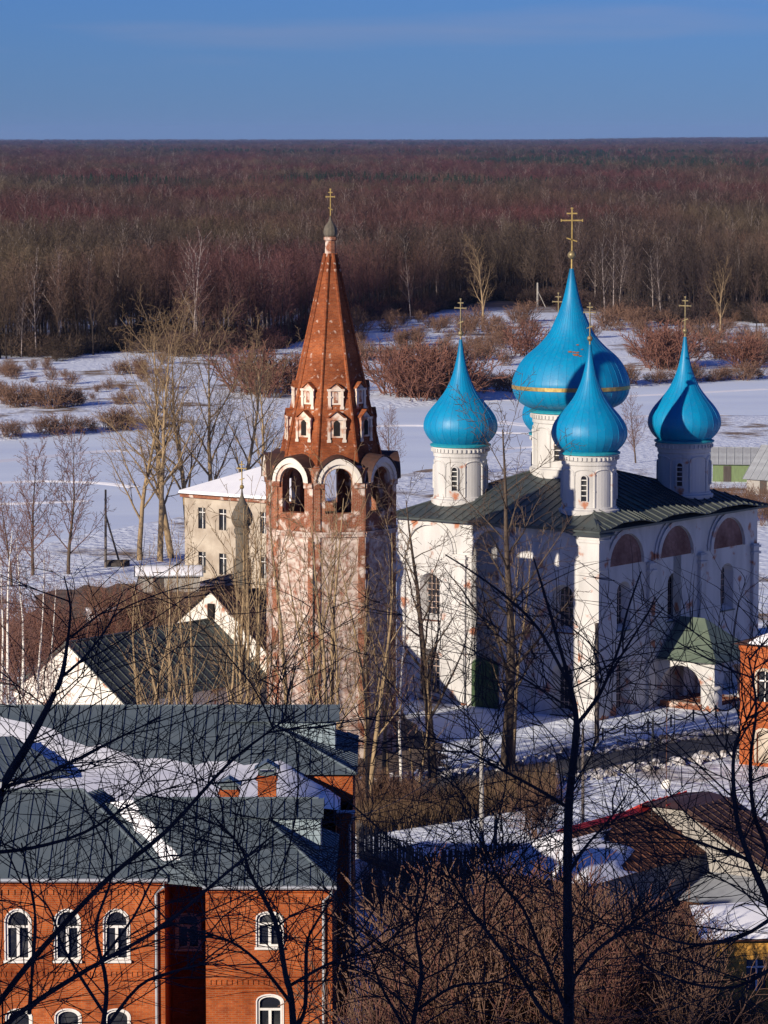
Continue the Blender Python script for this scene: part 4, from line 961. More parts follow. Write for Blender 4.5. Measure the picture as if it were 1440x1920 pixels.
for a, b_ in (((7.45, yc - .63, 4.12), (7.56, yc - .53, 5.08)), ((7.45, yc + .23, 4.12), (7.56, yc + .33, 5.08)), ((7.45, yc - .53, 4.12), (7.56, yc + .23, 4.22)), ((7.45, yc - .53, 4.98), (7.56, yc + .23, 5.08)), ((7.46, yc - .18, 4.22), (7.55, yc - .12, 4.98))): mb.b2(a, b_)
mb.build('window_frame', M['rust_roof'], aw)
sl = 2.65 / 5.15; mr = MB(); mr.tube([(7.1, yc, 6.36), (11.0, yc, 6.4)], .05, 5); mro = mr.build('main_roof', M['red_metal'], wh)
for s in (-1, 1):
    a, b_ = (yc + s * (hwg + .5), 3.6 - sl * .5 + .06), (yc + s * 1.3, 6.31)
    P = [(6.9, a[0], a[1]), (11.2, a[0], a[1]), (11.2, b_[0], b_[1]), (6.9, b_[0], b_[1])]
    if s > 0: P = [P[1], P[0], P[3], P[2]]
    roof_plane(mro, *P, .6, M['red_metal'] if s > 0 else M['brown_metal'], .05, .05)
    mb = MB(); mb.slab([(6.86, a[0], a[1] - .16), (6.86, b_[0], b_[1] - .16), (6.86, b_[0], b_[1] + .02), (6.86, a[0], a[1] + .02)], (-.04, 0, 0)); mb.build('barge_board', M['red_metal'] if s > 0 else M['brown_metal'], mro)
mb = MB(); mb.add([(6.9, yc - 1.4, 6.28), (6.9, yc + 1.4, 6.28), (11.2, yc + 1.4, 6.28), (11.2, yc - 1.4, 6.28), (8.0, yc, 6.5), (11.2, yc, 6.5)], [(0, 1, 4), (1, 2, 5, 4), (3, 0, 4, 5), (2, 3, 5)]); mb.build('half_hip', M['brown_metal'], mro)
mb = MB()                      # low lean-to in front of the gable
mb.b2((4.6, yc - 6.4, -.3), (7.6, yc - 2.4, 2.3)); lt = mb.build('lean_to', M['rust_roof'], wh)
mb = MB(); mb.slab([(4.2, yc - 6.8, 2.3), (4.2, yc - 2.2, 2.3), (7.58, yc - 2.2, 3.1), (7.58, yc - 6.8, 3.1)], (0, 0, .06)); mb.build('lean_to_roof', M['slate'], lt)
def antenna(px, ptop, label, dish):
    b_ = PZ(px, 1512, 6.9); t_ = PY(px, ptop, b_.y); mb = MB(); mb.tube([(0, 0, -.6), (0, 0, t_.z - b_.z)], .022, 6)
    an = tag(mb.build('antenna_mast', M['rust_roof'] if dish else M['chain'], None, loc=b_), label, 'antenna')
    if dish:
        mb = MB(); mb.lathe([(.02, 0), (.15, .025), (.26, .08), (.27, .09), (.15, .04), (.02, .02)], 14); o = mb.build('dish', M['white_paint'], an, loc=(0, -.15, 1.1)); o.rotation_euler = (R(60), 0, R(-35))
    else:
        mb = MB()
        for k in range(5): mb.box((0, 0, t_.z - b_.z - .2 - k * .22), (.7 - k * .07, .02, .02))
        mb.build('crossbar', M['chain'], an)
antenna(1222, 1345, 'thin dark aerial mast on ridge of red-edged house roof', False)
antenna(1249, 1320, 'slim red mast with white satellite dish above red-edged house roof', True)

# yellow house low on the right
q = PY(1322, 1905, 162); yh = thing('wooden_house', 'yellow plank house half hidden behind thicket in the lower right corner', 'house', (q.x, 162, .6), R(4))
mpf = lambda u, z, d: Vector((u, -d, z)); hh = [dict(uc=2.3, w=.9, z0=1.3, z1=2.7, rise=0, depth=.1), dict(uc=5.2, w=.9, z0=1.3, z1=2.7, rise=0, depth=.1)]
mb = MB(); wall(mb, 0, 8, -.3, 3.7, hh, mpf); mb.poly([(0, 0, -.3), (0, 6, -.3), (0, 6, 3.7), (0, 0, 3.7)]); mb.poly([(8, 0, -.3), (8, 6, -.3), (8, 6, 3.7), (8, 0, 3.7)]); mb.poly([(0, 6, -.3), (8, 6, -.3), (8, 6, 3.7), (0, 6, 3.7)]); yw = mb.build('wall', M['yellow_plank'], yh)
for k in range(18):
    z = k * .2
    for a, b_ in (((0, 1.8), (2.8, 4.7), (5.7, 8)) if 1.15 < z < 2.75 else ((0, 8),)):
        mb = MB(); mb.slab([mpf(a, z, .0), mpf(b_, z, .0), mpf(b_, z + .18, .0), mpf(a, z + .18, .0)], (0, -.03, 0)); mb.build('plank', M['yellow_plank'], yw)
for h in hh:
    w_ = pane(yh, h, mpf, M['glass']); bars(w_, h, mpf, M['white_paint'], 1, 1, .08, 'window_frame', d=.0)
mb = MB(); mb.slab([(-.4, -.5, 3.65), (-.4, 6.5, 3.65), (-.4, 3, 4.6)], (8.8, 0, 0)); yr = mb.build('roof', M['rust_roof'], yh)
snowdrift('roof_snow', [[(-.3 + 8.6 * i / 11, -.4 + 3.3 * k / 7, 3.72 + (3.3 * k / 7) * .27) for k in range(8)] for i in range(12)], yr, .22)
q = PZ(1345, 1745, 2.2); os_ = thing('shed', 'low orange-red shed with snowy roof behind lower right thicket', 'shed', (q.x, q.y, 0), R(20))
mb = MB(); mb.b2((0, 0, -.2), (3.6, 2.4, 2.1)); mb.build('wall', plain('orange_shed_paint', (.42, .10, .035), (.32, .08, .03), 2, .8), os_)
mb = MB(); mb.slab([(-.3, -.4, 2.1), (3.9, -.4, 2.1), (3.9, 2.7, 2.8), (-.3, 2.7, 2.8)], (0, 0, .06)); o_s = mb.build('roof', M['slate'], os_)
snowdrift('roof_snow', [[(-.2 + 4.0 * i / 8, -.3 + 2.9 * k / 6, 2.2 + .7 * k / 6) for k in range(7)] for i in range(9)], o_s, .2)

# ------------------------------------------------------------------ fences, poles, chain, sheds
def plank_fence(label, pts, h, mat, w=.14, gap=.03, seed=1):
    P = [onground(*p) for p in pts]; rn = random.Random(seed); t = thing('plank_fence', label, 'fence', P[0]); me = {}
    for i in range(len(P) - 1):
        a, b_ = P[i], P[i + 1]; d = b_ - a; n = max(1, int(d.length / (w + gap))); an = math.atan2(d.y, d.x)
        for k in range(n):
            p = a + d * ((k + .5) / n); kk = rn.randrange(4)
            if kk not in me:
                mb = MB(); hh_ = h * (1 + .04 * (kk - 1.5)); mb.slab([(-w / 2, 0, -.1), (w / 2, 0, -.1), (w / 2, 0, hh_ - .08), (0, 0, hh_), (-w / 2, 0, hh_ - .08)], (0, .025, 0)); m_ = mb.mesh('plank'); m_.materials.append(mat); me[kk] = m_
            o = link('plank', me[kk], t, p - P[0] + Vector((0, 0, gz(p.x, p.y) - p.z))); o.rotation_euler = (rn.uniform(-.03, .03), rn.uniform(-.03, .03), an)
        for hz in (.4, h - .4):
            mb = MB(); q0 = a - P[0] + Vector((0, 0, hz)); nn = Vector((-d.y, d.x, 0)).normalized() * .06; mb.slab([q0 + nn, q0 + d + nn, q0 + d + nn + Vector((0, 0, .09)), q0 + nn + Vector((0, 0, .09))], nn * .7); mb.build('rail', mat, t)
    return t
plank_fence('dark tall plank fence running from the brick building toward the thicket', [(668, 1608), (720, 1632), (800, 1672)], 2.1, M['dark_plank'])
plank_fence('dark plank fence edging the shaded snowy yard below road', [(802, 1655), (880, 1650), (975, 1632)], 1.7, M['dark_plank'], seed=2)
def pole(px, py, ptop, label, r=.11, mat='wood_pole', arm=False, brace=None, tx=None):
    b_ = onground(px, py); t_ = PY(tx or px, ptop, b_.y); mb = MB(); mb.tube([(0, 0, -.3), t_ - b_], [r * 1.15, r * .8], 8)
    t = thing('utility_pole', label, 'pole', b_); mb.build('pole', M[mat], t)
    if arm:
        mb = MB(); mb.box(t_ - b_ - Vector((0, 0, .5)), (1.5, .1, .1)); mb.build('crossarm', M['wood_pole'], t)
        for s in (-.65, -.25, .25, .65):
            mb = MB(); mb.lathe([(.02, 0), (.05, .02), (.04, .08), (.055, .1), (.02, .16)], 8, c=t_ - b_ + Vector((s, 0, -.45))); mb.build('insulator', M['white_paint'], t)
    if brace:
        c = onground(*brace); mb = MB(); mb.tube([c - b_ - Vector((0, 0, .2)), (t_ - b_) * .68], [.1, .09], 8); mb.build('brace', M[mat], t)
    return t, t_
pole(1119, 1402, 1168, 'tall dark pole standing close before the lit corner of the cathedral', .15, 'wood_pole')
pole(1093, 1545, 1366, 'thin grey pole beside road behind the foreground tree trunk', .09, 'wood_pole')
pole(903, 1602, 1366, 'pale concrete-topped pole in front of the thick lime trunk', .13, 'concrete')
pole(927, 1625, 1522, 'short leaning wooden post near the dark plank fence', .11, 'wood_pole', tx=930)
pole(198, 1064, 918, 'wooden pole with slanting brace on the snowy riverbank', .12, 'wood_pole', brace=(226, 1058))
pole(1008, 576, 530, 'distant wooden A-braced pole on the far snowy bank', .28, 'concrete', brace=(1024, 577))
pole(1222 + 3, 1408, 1340, 'thin stake beside the road in front of porch', .04, 'chain')
b_ = onground(220, 1062); bt = thing('rowing_boat', 'dark overturned boat lying on snow by the braced pole', 'boat', b_, R(8))
mb = MB(); prof = []
for i in range(9):
    t = i / 8; w = .55 * math.sin(math.pi * (.08 + .84 * t)) ** .6; prof.append([( -1.15 + 2.3 * t, w * math.cos(a), .08 + .5 * math.sin(a)) for a in np.linspace(0, math.pi, 7)])
mb.v = [p for r_ in prof for p in r_]; mb.f = [(i * 7 + j, i * 7 + j + 1, (i + 1) * 7 + j + 1, (i + 1) * 7 + j) for i in range(8) for j in range(6)] + [tuple(range(7)), tuple(range(56, 63))]
mb.build('hull', M['dark_plank'], bt); mb = MB(); mb.tube([(-1.1, 0, .6), (1.1, 0, .6)], .04, 6); mb.build('keel', M['dark_plank'], bt)
def cable(a, b_, sag, label):
    mb = MB(); mb.tube([a.lerp(b_, t) - a - Vector((0, 0, sag * 4 * t * (1 - t))) for t in np.linspace(0, 1, 14)], .018, 4); tag(mb.build('power_cable', M['chain'], None, loc=a), label, 'cable')
def ptop(px, py, pt): b_ = onground(px, py); return PY(px, pt, b_.y)
pA, pB, pC = ptop(1119, 1402, 1170), ptop(903, 1602, 1368), ptop(1093, 1545, 1368)
cable(pB, pC, .5, 'thin cable strung from the concrete-topped pole to the thin grey pole')
cable(pC, pA, .6, 'thin cable rising from the thin grey pole to the cathedral corner pole')
cable(pB, Vector((-1.4, 165.2, 9.2)), .8, 'thin cable running from the concrete-topped pole to the brick building')
cf = [(1130, 1388), (1172, 1380), (1215, 1371), (1258, 1363), (1300, 1353), (1342, 1345), (1384, 1337)]
cp = [onground(*p) for p in cf]; ch = thing('chain_fence', 'black chain barrier on short posts along the snowy roadside by cathedral', 'chain fence', cp[0])
for i, p in enumerate(cp):
    mb = MB(); mb.tube([(0, 0, -.2), (0, 0, .75)], .06, 8); mb.ball((0, 0, .78), .085, 8); mb.build('post', M['chain'], ch, loc=p - cp[0])
    if i:
        a = cp[i - 1]; mb = MB(); n = 26
        for k in range(n):
            t0, t1 = k / n, (k + 1.35) / n; f_ = lambda t: a.lerp(p, t) - cp[0] + Vector((0, 0, .68 - .34 * 4 * t * (1 - t)))
            mb.tube([f_(t0), f_(t1)], .035 if k % 2 else .055, 5)
        mb.build('chain', M['chain'], ch)
def shed(px, py, w, d, hw, hr, rz, wm, rm, label, snow=False):
    b_ = onground(px, py); t = thing('shed', label, 'shed', b_, rz)
    mb = MB(); mb.slab([(0, 0, -.5), (w, 0, -.5), (w, 0, hw), (w / 2, 0, hr), (0, 0, hw)] if False else [(0, 0, -.5), (0, d, -.5), (0, d, hw), (0, d / 2, hr - .05), (0, 0, hw)], (w, 0, 0)); mb.build('wall', wm, t)
    mb = MB(); mb.tube([(-.3, d / 2, hr + .03), (w + .3, d / 2, hr + .03)], .06, 6); rf = mb.build('roof', rm, t); k = (hr - hw) / (d / 2)
    roof_plane(rf, (-.3, -.4, hw - .4 * k), (w + .3, -.4, hw - .4 * k), (w + .3, d / 2, hr), (-.3, d / 2, hr), .9, rm, .06); roof_plane(rf, (w + .3, d + .4, hw - .4 * k), (-.3, d + .4, hw - .4 * k), (-.3, d / 2, hr), (w + .3, d / 2, hr), .9, rm, .06)
    mb = MB(); mb.b2((w * .25, -.05, -.2), (w * .25 + .9, -.01, 1.85)); mb.build('door', M['dark_plank'], t)
    if snow: snowdrift('roof_snow', [[(-.2 + (w + .4) * i / 8, -.3 + (d / 2 + .2) * j / 6, hw + .07 + k * (-.3 + (d / 2 + .2) * j / 6)) for j in range(7)] for i in range(9)], rf, .2)
    return t
shed(1336, 903, 5.0, 4.5, 2.3, 3.8, R(-6), M['green_wall'], M['slate'], 'green plank shed with grey slate roof right of the cathedral domes')
shed(1400, 925, 7.0, 7.0, 2.0, 5.2, R(-38), M['grey_plank'], M['slate'], 'grey shed with long pale sheet roof at the right edge by the river')
shed(258, 1112, 5.5, 3.0, 1.6, 2.2, R(4), M['grey_plank'], M['slate'], 'low snow-roofed shed near the riverbank left of the church', True)
sh = shed(168, 1200, 2.2, 2.2, 1.7, 2.4, R(10), M['rust_roof'], M['slate'], 'tiny brown hut with a snow cap behind the left birches', True)
rl = [PZ(1376, 828, -4.6), PZ(1470, 822, -4.6)]; ra_ = thing('railing', 'blue metal railing along the river landing at the right edge', 'railing', rl[0]); d = rl[1] - rl[0]
for k in range(9):
    mb = MB(); mb.tube([(0, 0, -.2), (0, 0, 1.15)], .05, 6); mb.build('post', M['blue_rail'], ra_, loc=d * k / 8)
for z in (1.1, .6):
    mb = MB(); mb.tube([Vector((0, 0, z)), d + Vector((0, 0, z))], .045, 6); mb.build('rail', M['blue_rail'], ra_)
mb = MB(); mb.b2((-1, -2.0, -.5), (d.x + 2, 2.2, -.2)); mb.build('deck', M['rust_roof'], ra_)
mb = MB()
for k in range(5): mb.tube([(d.x * k / 4, -1.5, -2.2), (d.x * k / 4, -1.5, -.3)], .1, 6)
mb.build('pile', M['wood_pole'], ra_)
# ------------------------------------------------------------------ bare trees
def rv(rn): 
    return Vector((rn.gauss(0, 1), rn.gauss(0, 1), rn.gauss(0, 1)))
def grow(rn, p, d, L, r, lv, S, out):
    n = S['segs'][lv]; pts = [p.copy()]; rad = [r]; ds = [d.copy()]
    for i in range(n):
        d = (d + rv(rn) * S['wander'][lv] + Vector((0, 0, S['up'][lv]))).normalized()
        p = p + d * (L / n); pts.append(p.copy()); rad.append(max(S['rmin'], r * (1 - (i + 1) / n * S.get('taper', .9)))); ds.append(d.copy())
    out[lv].append((pts, rad))
    if lv + 1 >= len(S['n']): return
    k = S['n'][lv + 1]; k = max(1, int(k * (.5 + .5 * min(1, L / S['ref'][lv])))) if lv > 0 else k
    az = rn.uniform(0, 6.28)
    for j in range(k):
        t = S['start'][lv + 1] + (1 - S['start'][lv + 1]) * (j + rn.random() * .8) / k; t = min(t, .99)
        i = min(int(t * n), n - 1); f = t * n - i; q = pts[i].lerp(pts[i + 1], f); dd = ds[i + 1]
        az += 2.4 + rn.uniform(-.5, .5); a = R(rn.uniform(*S['ang'][lv + 1]))
        u = dd.orthogonal().normalized(); v = dd.cross(u)
        cd = (dd * math.cos(a) + (u * math.cos(az) + v * math.sin(az)) * math.sin(a)).normalized()
        cl = L * S['len'][lv + 1] * (1 - S['fall'][lv + 1] * t) * rn.uniform(.7, 1.2)
        rr = (rad[i] * (1 - f) + rad[i + 1] * f)
        grow(rn, q, cd, cl, max(S['rmin'], min(rr * .75, rr * S['thin'][lv + 1])), lv + 1, S, out)
def tree_meshes(seed, S, H, r0, tm, cm, split=1, lean=(0, 0)):
    rn = random.Random(seed); out = [[] for _ in S['n']]
    for s in range(S.get('stems', 1)):
        d = Vector((lean[0], lean[1], 1)) + (rv(rn) * S.get('spread', 0) if s or S.get('spread') else Vector((0, 0, 0))); d.z = abs(d.z) + .3
        b = Vector((rn.uniform(-1, 1), rn.uniform(-1, 1), 0)) * S.get('base', 0); b.z = -.25
        grow(rn, b, d.normalized(), H * rn.uniform(.85, 1.05) if s else H, r0 * (rn.uniform(.6, 1) if s else 1), 0, S, out)
    a, b = MB(), MB()
    for lv, lst in enumerate(out):
        sides = S['sides'][lv]; tgt = a if lv <= split - 1 else b
        for pts, rad in lst:
            if sides == 1:       # twig as one thin blade
                p, q_ = pts[0], pts[-1]; t = (q_ - p); w = t.cross(rv(rn)).normalized() * rad[0]
                mid = pts[len(pts) // 2]; tgt.add([p - w, p + w, mid + w * .8, q_, mid - w * .8], [(0, 1, 2, 4), (4, 2, 3)])
            else: tgt.tube(pts, rad, sides, cap=False)
    ma = a.mesh('trunk'); ma.materials.append(M[tm]); mc = b.mesh('crown'); mc.materials.append(M[cm])
    for m_ in (ma, mc): m_.polygons.foreach_set('use_smooth', [True] * len(m_.polygons))
    return ma, mc
SP = {}
SP['poplar'] = dict(n=[1, 16, 11, 8], segs=[10, 6, 4, 2], wander=[.05, .10, .16, .2], up=[.03, .10, .06, .02], start=[0, .22, .2, .15], ang=[0, (24, 50), (25, 55), (25, 60)], len=[1, .5, .42, .4], fall=[0, .55, .45, .3], thin=[1, .55, .5, .5], sides=[8, 5, 3, 3], rmin=.014, ref=[20, 7, 3, 1])
SP['slim'] = dict(n=[1, 11, 5, 3], segs=[10, 5, 3, 2], wander=[.045, .09, .14, .2], up=[.03, .10, .05, .02], start=[0, .25, .2, .15], ang=[0, (20, 42), (25, 50), (25, 60)], len=[1, .36, .42, .45], fall=[0, .5, .4, .3], thin=[1, .5, .5, .5], sides=[7, 4, 3, 3], rmin=.011, ref=[14, 4, 2, 1], stems=2, spread=.1, base=.25)
SP['lime'] = dict(n=[1, 20, 10, 7], segs=[10, 6, 4, 2], wander=[.03, .10, .16, .2], up=[.02, .05, .03, .0], start=[0, .22, .15, .1], ang=[0, (32, 62), (28, 60), (30, 65)], len=[1, .4, .42, .42], fall=[0, .5, .45, .3], thin=[1, .45, .5, .5], sides=[8, 5, 3, 3], rmin=.013, ref=[20, 6, 3, 1])
SP['birch'] = dict(n=[1, 22, 9, 6], segs=[10, 5, 4, 3], wander=[.03, .08, .14, .2], up=[.02, .04, -.03, -.14], start=[0, .28, .2, .1], ang=[0, (28, 50), (30, 55), (25, 60)], len=[1, .3, .45, .5], fall=[0, .5, .4, .3], thin=[1, .4, .45, .5], sides=[7, 4, 3, 3], rmin=.009, ref=[14, 4, 2, 1])
SP['round'] = dict(n=[1, 24, 10, 6], segs=[8, 5, 3, 2], wander=[.03, .08, .13, .2], up=[.02, .10, .05, .02], start=[0, .16, .15, .1], ang=[0, (25, 45), (25, 50), (25, 60)], len=[1, .55, .4, .4], fall=[0, .6, .4, .3], thin=[1, .4, .5, .5], sides=[6, 4, 3, 3], rmin=.014, ref=[10, 4, 2, 1])
SP['shrub'] = dict(n=[1, 9, 6], segs=[5, 4, 2], wander=[.09, .14, .2], up=[.06, .06, .03], start=[0, .2, .15], ang=[0, (18, 45), (20, 50)], len=[1, .5, .45], fall=[0, .5, .3], thin=[1, .6, .6], sides=[4, 3, 3], rmin=.010, ref=[3, 1.5, 1], stems=18, spread=.42, base=.7)
SP['far'] = dict(n=[1, 20, 13, 4], segs=[6, 4, 3, 2], wander=[.03, .08, .13, .2], up=[.02, .09, .05, .02], start=[0, .28, .15, .1], ang=[0, (20, 45), (25, 55), (25, 60)], len=[1, .36, .42, .5], fall=[0, .55, .4, .3], thin=[1, .4, .5, .5], sides=[4, 3, 1, 1], rmin=.03, ref=[18, 5, 2, 1])
SP['farshrub'] = dict(n=[1, 9, 5], segs=[4, 3, 2], wander=[.1, .15, .2], up=[.03, .04, .02], start=[0, .2, .15], ang=[0, (20, 50), (20, 55)], len=[1, .5, .5], fall=[0, .5, .3], thin=[1, .6, .6], sides=[3, 1, 1], rmin=.022, ref=[3, 1.5, 1], stems=26, spread=.6, base=.9)
lib = {}
def variant(key, seed, sp, H, r0, tm, cm, split=2):
    if key not in lib: lib[key] = tree_meshes(seed, SP[sp], H, r0, tm, cm, split)
    return lib[key]
def plant(name, key, loc, label, cat, group, sc=1.0, rz=0, scz=None, tilt=(0, 0)):
    ma, mc = lib[key]; t = thing(name, label, cat, loc, rz, group); t.scale = (sc, sc, scz or sc); t.rotation_euler = (tilt[0], tilt[1], rz)
    link('trunk' if name != 'shrub' else 'stems', ma, t); link('crown' if name != 'shrub' else 'twigs', mc, t); return t
rn = random.Random(11)
def ordinal(i): return ['first', 'second', 'third', 'fourth', 'fifth', 'sixth', 'seventh', 'eighth', 'ninth', 'tenth', 'eleventh', 'twelfth', 'thirteenth', 'fourteenth', 'fifteenth', 'sixteenth', 'seventeenth', 'eighteenth', 'nineteenth', 'twentieth'][i]
for k in range(3): variant(('poplar', k), 20 + k, 'poplar', 22, .34, 'bark_tan', 'twig_tan')
for k in range(5): variant(('slim', k), 40 + k, 'slim', 14, .15, 'bark_tan', 'twig_tan')
for k in range(2): variant(('lime', k), 60 + k, 'lime', 21, .36, 'bark_dark', 'twig_dark')
for k in range(3): variant(('birch', k), 70 + k, 'birch', 13, .13, 'bark_birch', 'twig_birch', 1)
for k in range(2): variant(('round', k), 80 + k, 'round', 10, .16, 'bark_dark', 'twig_birch', 1)
for k in range(4): variant(('shrub', k), 90 + k, 'shrub', 3.4, .028, 'twig_brown', 'twig_brown' if k < 3 else 'twig_red', 1)
def height_to(loc, px_top, H): return (PY(720, px_top, loc.y).z - loc.z) / H
# tall poplars on the near bank, left of the tower
for i, (px, py, pt) in enumerate([(262, 1050, 700), (300, 1052, 640), (322, 1046, 618), (356, 1040, 640), (398, 1030, 625), (436, 1020, 650), (487, 990, 690)]):
    l = onground(px, py); s = height_to(l, pt, 22)
    plant('poplar_tree', ('poplar', i % 3), l, ordinal(i) + ' from the left of the tall bare riverbank poplars behind the church', 'tree', 'tall poplars on the near riverbank', s, i * 1.3)
# rounded trees at the far left
for i, (px, py, pt) in enumerate([(62, 1078, 852), (128, 1076, 832), (22, 1100, 930)]):
    l = onground(px, py); s = height_to(l, pt, 10)
    plant('bare_tree', ('round', i % 2), l, ['rounded bare tree left of the braced pole, farther left of a pair', 'rounded bare tree standing nearest left of the braced pole', 'small reddish bare tree at left edge behind the birches'][i], 'tree', 'rounded bare trees on the left bank', s, i * 2.0)
# white birches at the left edge
for i, (px, Y, pt) in enumerate([(12, 212, 985), (34, 220, 1000), (58, 215, 1040), (90, 225, 1090), (-8, 216, 1030), (590 - 20, 205, 1090)]):
    z = 0; l = Vector((XP(px, Y), Y, gz(XP(px, Y), Y))); s = height_to(l, pt, 13)
    if px > 200: continue
    plant('birch_tree', ('birch', i % 3), l, ordinal(i if px > 0 else 4) + ' white-stemmed birch of the clump at the left edge beside the church', 'tree', 'birches at the left edge', s, i * 1.7)
# thin tan trees in front of the tower and church
slim = [(268, 214, 1080), (312, 210, 1030), (352, 216, 1010), (378, 209, 1060), (432, 215, 940), (447, 211, 975), (484, 218, 960), (548, 216, 905), (600, 210, 950), (634, 212, 920), (692, 214, 985)]
for i, (px, Y, pt) in enumerate(slim):
    l = Vector((XP(px, Y), Y, 0)); l.z = gz(l.x, l.y); s = height_to(l, pt, 14)
    plant('slender_tree', ('slim', i % 5), l, ordinal(i) + ' from the left of the thin tan trees before church and tower', 'tree', 'thin bare trees in front of the bell tower', s, i * 2.2, tilt=(0, rn.uniform(-.05, .05)))
# trees between road and cathedral
for (px, py, pt, key, nm, lab, H, tl) in [(752, 1500, 1120, ('birch', 0), 'birch_tree', 'lone white-stemmed birch right of the tower foot by the road', 13, 0), (812, 1468, 930, ('lime', 1), 'bare_tree', 'dark leaning tree in front of the lit cathedral wall', 21, .045), (948, 1445, 790, ('lime', 0), 'bare_tree', 'tallest thick-trunked dark tree before the shaded cathedral wall', 21, 0), (962, 1440, 1010, ('slim', 2), 'slender_tree', 'slanting young tree growing against the thick dark trunk', 14, .1), (690, 1480, 1100, ('slim', 4), 'slender_tree', 'thin crooked tree right of the tower foot near road', 14, .05), (722, 1475, 1090, ('slim', 1), 'slender_tree', 'thin bare tree between the tower and the lone birch', 14, -.03), (780, 1490, 1200, ('slim', 3), 'slender_tree', 'short thin tree between the lone birch and the leaning tree', 14, .02), (1192, 868, 752, ('round', 0), 'bare_tree', 'small dark bare tree on riverbank between the two right domes', 10, 0), (735, 905, 780, ('round', 1), 'bare_tree', 'small dark bare tree on riverbank just right of the tower tent', 10, 0)]:
    l = onground(px, py); plant(nm, key, l, lab, 'tree', None, height_to(l, pt, H), px * .7, tilt=(0, tl))
# willow scrub: near banks, yards and the thicket at the lower right
def ranked(lst, i, label):
    if len(lst) > 14 or len(lst) < 2: return label
    r_ = sorted(range(len(lst)), key=lambda k: lst[k][0]).index(i); return label + ', ' + ordinal(r_) + ' from left'
def shrubs(lst, label, group, keys=(0, 1, 2), H=3.4):
    for i, (px, py, pt) in enumerate(lst):
        l = onground(px, py); s = max(.35, height_to(l, pt, H)); plant('shrub', ('shrub', keys[i % len(keys)]), l, ranked(lst, i, label), 'shrub', group, s, i * 1.9)
rn = random.Random(4); lst = []
for k in range(60):
    px = 690 + 770 * (k + rn.random()) / 60; Y = rn.uniform(137, 157)
    if px < 850 and rn.random() < .5: continue
    x = XP(px, Y); z = gz(x, Y); top = rn.uniform(1770, 1860) if px < 840 else rn.uniform(1645, 1720) if px < 1080 else rn.uniform(1690, 1800) if px < 1300 else rn.uniform(1860, 1930)
    lst.append((px, Y, top))
for i, (px, Y, pt) in enumerate(lst):
    l = Vector((XP(px, Y), Y, gz(XP(px, Y), Y))); s_ = max(.5, height_to(l, pt, 3.4)); plant('shrub', ('shrub', i % 4), l, 'brown bare willow shrub in the dense thicket filling the lower right', 'shrub', 'willow thicket at the lower right', s_ * .8, i * 1.9, s_)
lst = [(690 + 22 * k, 1700 + (k * 37) % 60, 1640 + (k * 23) % 50) for k in range(9)]
shrubs(lst, 'sparse shrub on shaded snow right of the brick building', 'sparse shrubs in the shaded yard')
shrubs([(px, 1665 + k % 3 * 8, 1600 + (k * 37) % 30) for k, px in enumerate(range(690, 900, 26))], 'low brown shrub along the dark plank fence', 'shrubs along the plank fence')
shrubs([(994, 1572, 1460), (1012, 1568, 1475)], 'dark many-stemmed shrub in the snowy yard below the road', 'yard shrubs below road', (1, 2))
shrubs([(180 + k * 19, 1160 + (k * 53) % 60, 1085 + (k * 31) % 50) for k in range(12)], 'brown bare shrub on dark bank between river and church', 'bank shrubs left of church', (0, 1, 3))
shrubs([(15 + k * 21, 1250 + (k * 29) % 60, 1120 + (k * 41) % 60) for k in range(9)], 'reddish bare shrub at the left edge behind birches', 'shrubs at the left edge', (3, 0))
shrubs([(1345 + k * 17, 960 + (k * 23) % 30, 905 + (k * 17) % 25) for k in range(7)], 'brown shrub beside the grey sheds right of cathedral', 'shrubs near the sheds', (0, 1, 2))
shrubs([(665 + k * 13, 1500 + (k * 17) % 40, 1425 + (k * 29) % 30) for k in range(8)], 'dark scrub in shade between tower foot and brick building', 'scrub right of the brick building', (0, 1, 2))
# dry weeds below the road
mb = MB(); rn = random.Random(8)
for k in range(9000):
    t = rn.random(); px = 668 + 372 * t; y0 = 1540 - 75 * t; y1 = 1572 - 62 * t; p = onground(px, y0 + (y1 - y0) * rn.random(), 0) if False else PZ(px, y0 + (y1 - y0) * rn.random(), 0)
    h = rn.uniform(.7, 1.9); d = Vector((rn.gauss(0, .16), rn.gauss(0, .16), 1)) * h; w = Vector((rn.uniform(-1, 1), rn.uniform(-1, 1), 0)).normalized() * .022
    p.z = gz(p.x, p.y) - .05; mb.add([p - w, p + w, p + d], [(0, 1, 2)])
stuff(mb.build('dry_weeds', M['dry_weed']), 'tall brown dry weeds below the road', 'weeds')

# ------------------------------------------------------------------ far bank: shrubs and the wood
for k in range(3): variant(('fs', k), 200 + k, 'farshrub', 3.2, .05, 'twig_brown', 'twig_brown', 1)
for k in range(2): variant(('fr', k), 210 + k, 'farshrub', 3.2, .05, 'twig_red', 'twig_red', 1)
for k in range(4): variant(('far', k), 220 + k, 'far', 18, .2, 'bark_wood', 'forest', 1)
for k in range(3): variant(('fb', k), 230 + k, 'far', 18, .2, 'bark_far_birch', 'forest', 2)
variant(('fw', 0), 240, 'poplar', 20, .36, 'bark_tan', 'twig_tan')
def fshr(lst, label, group, fam='fs', n=3):
    for i, (px, py, pt) in enumerate(lst):
        l = onground(px, py, -5); s = max(.3, height_to(l, pt, 3.0)); plant('shrub', (fam, i % n), l, ranked(lst, i, label), 'shrub', group, s * 1.15, i * 2.1, s)
rn = random.Random(21)
fshr([(75, 812, 780), (100, 814, 778), (125, 812, 776), (150, 811, 780), (175, 808, 784)], 'low brown shrub in the row on the far left river edge', 'low shrub row on the far left bank')
fshr([(12, 820, 788), (34, 818, 792)], 'low brown shrub at the far left edge of the river', 'shrubs at left river edge')
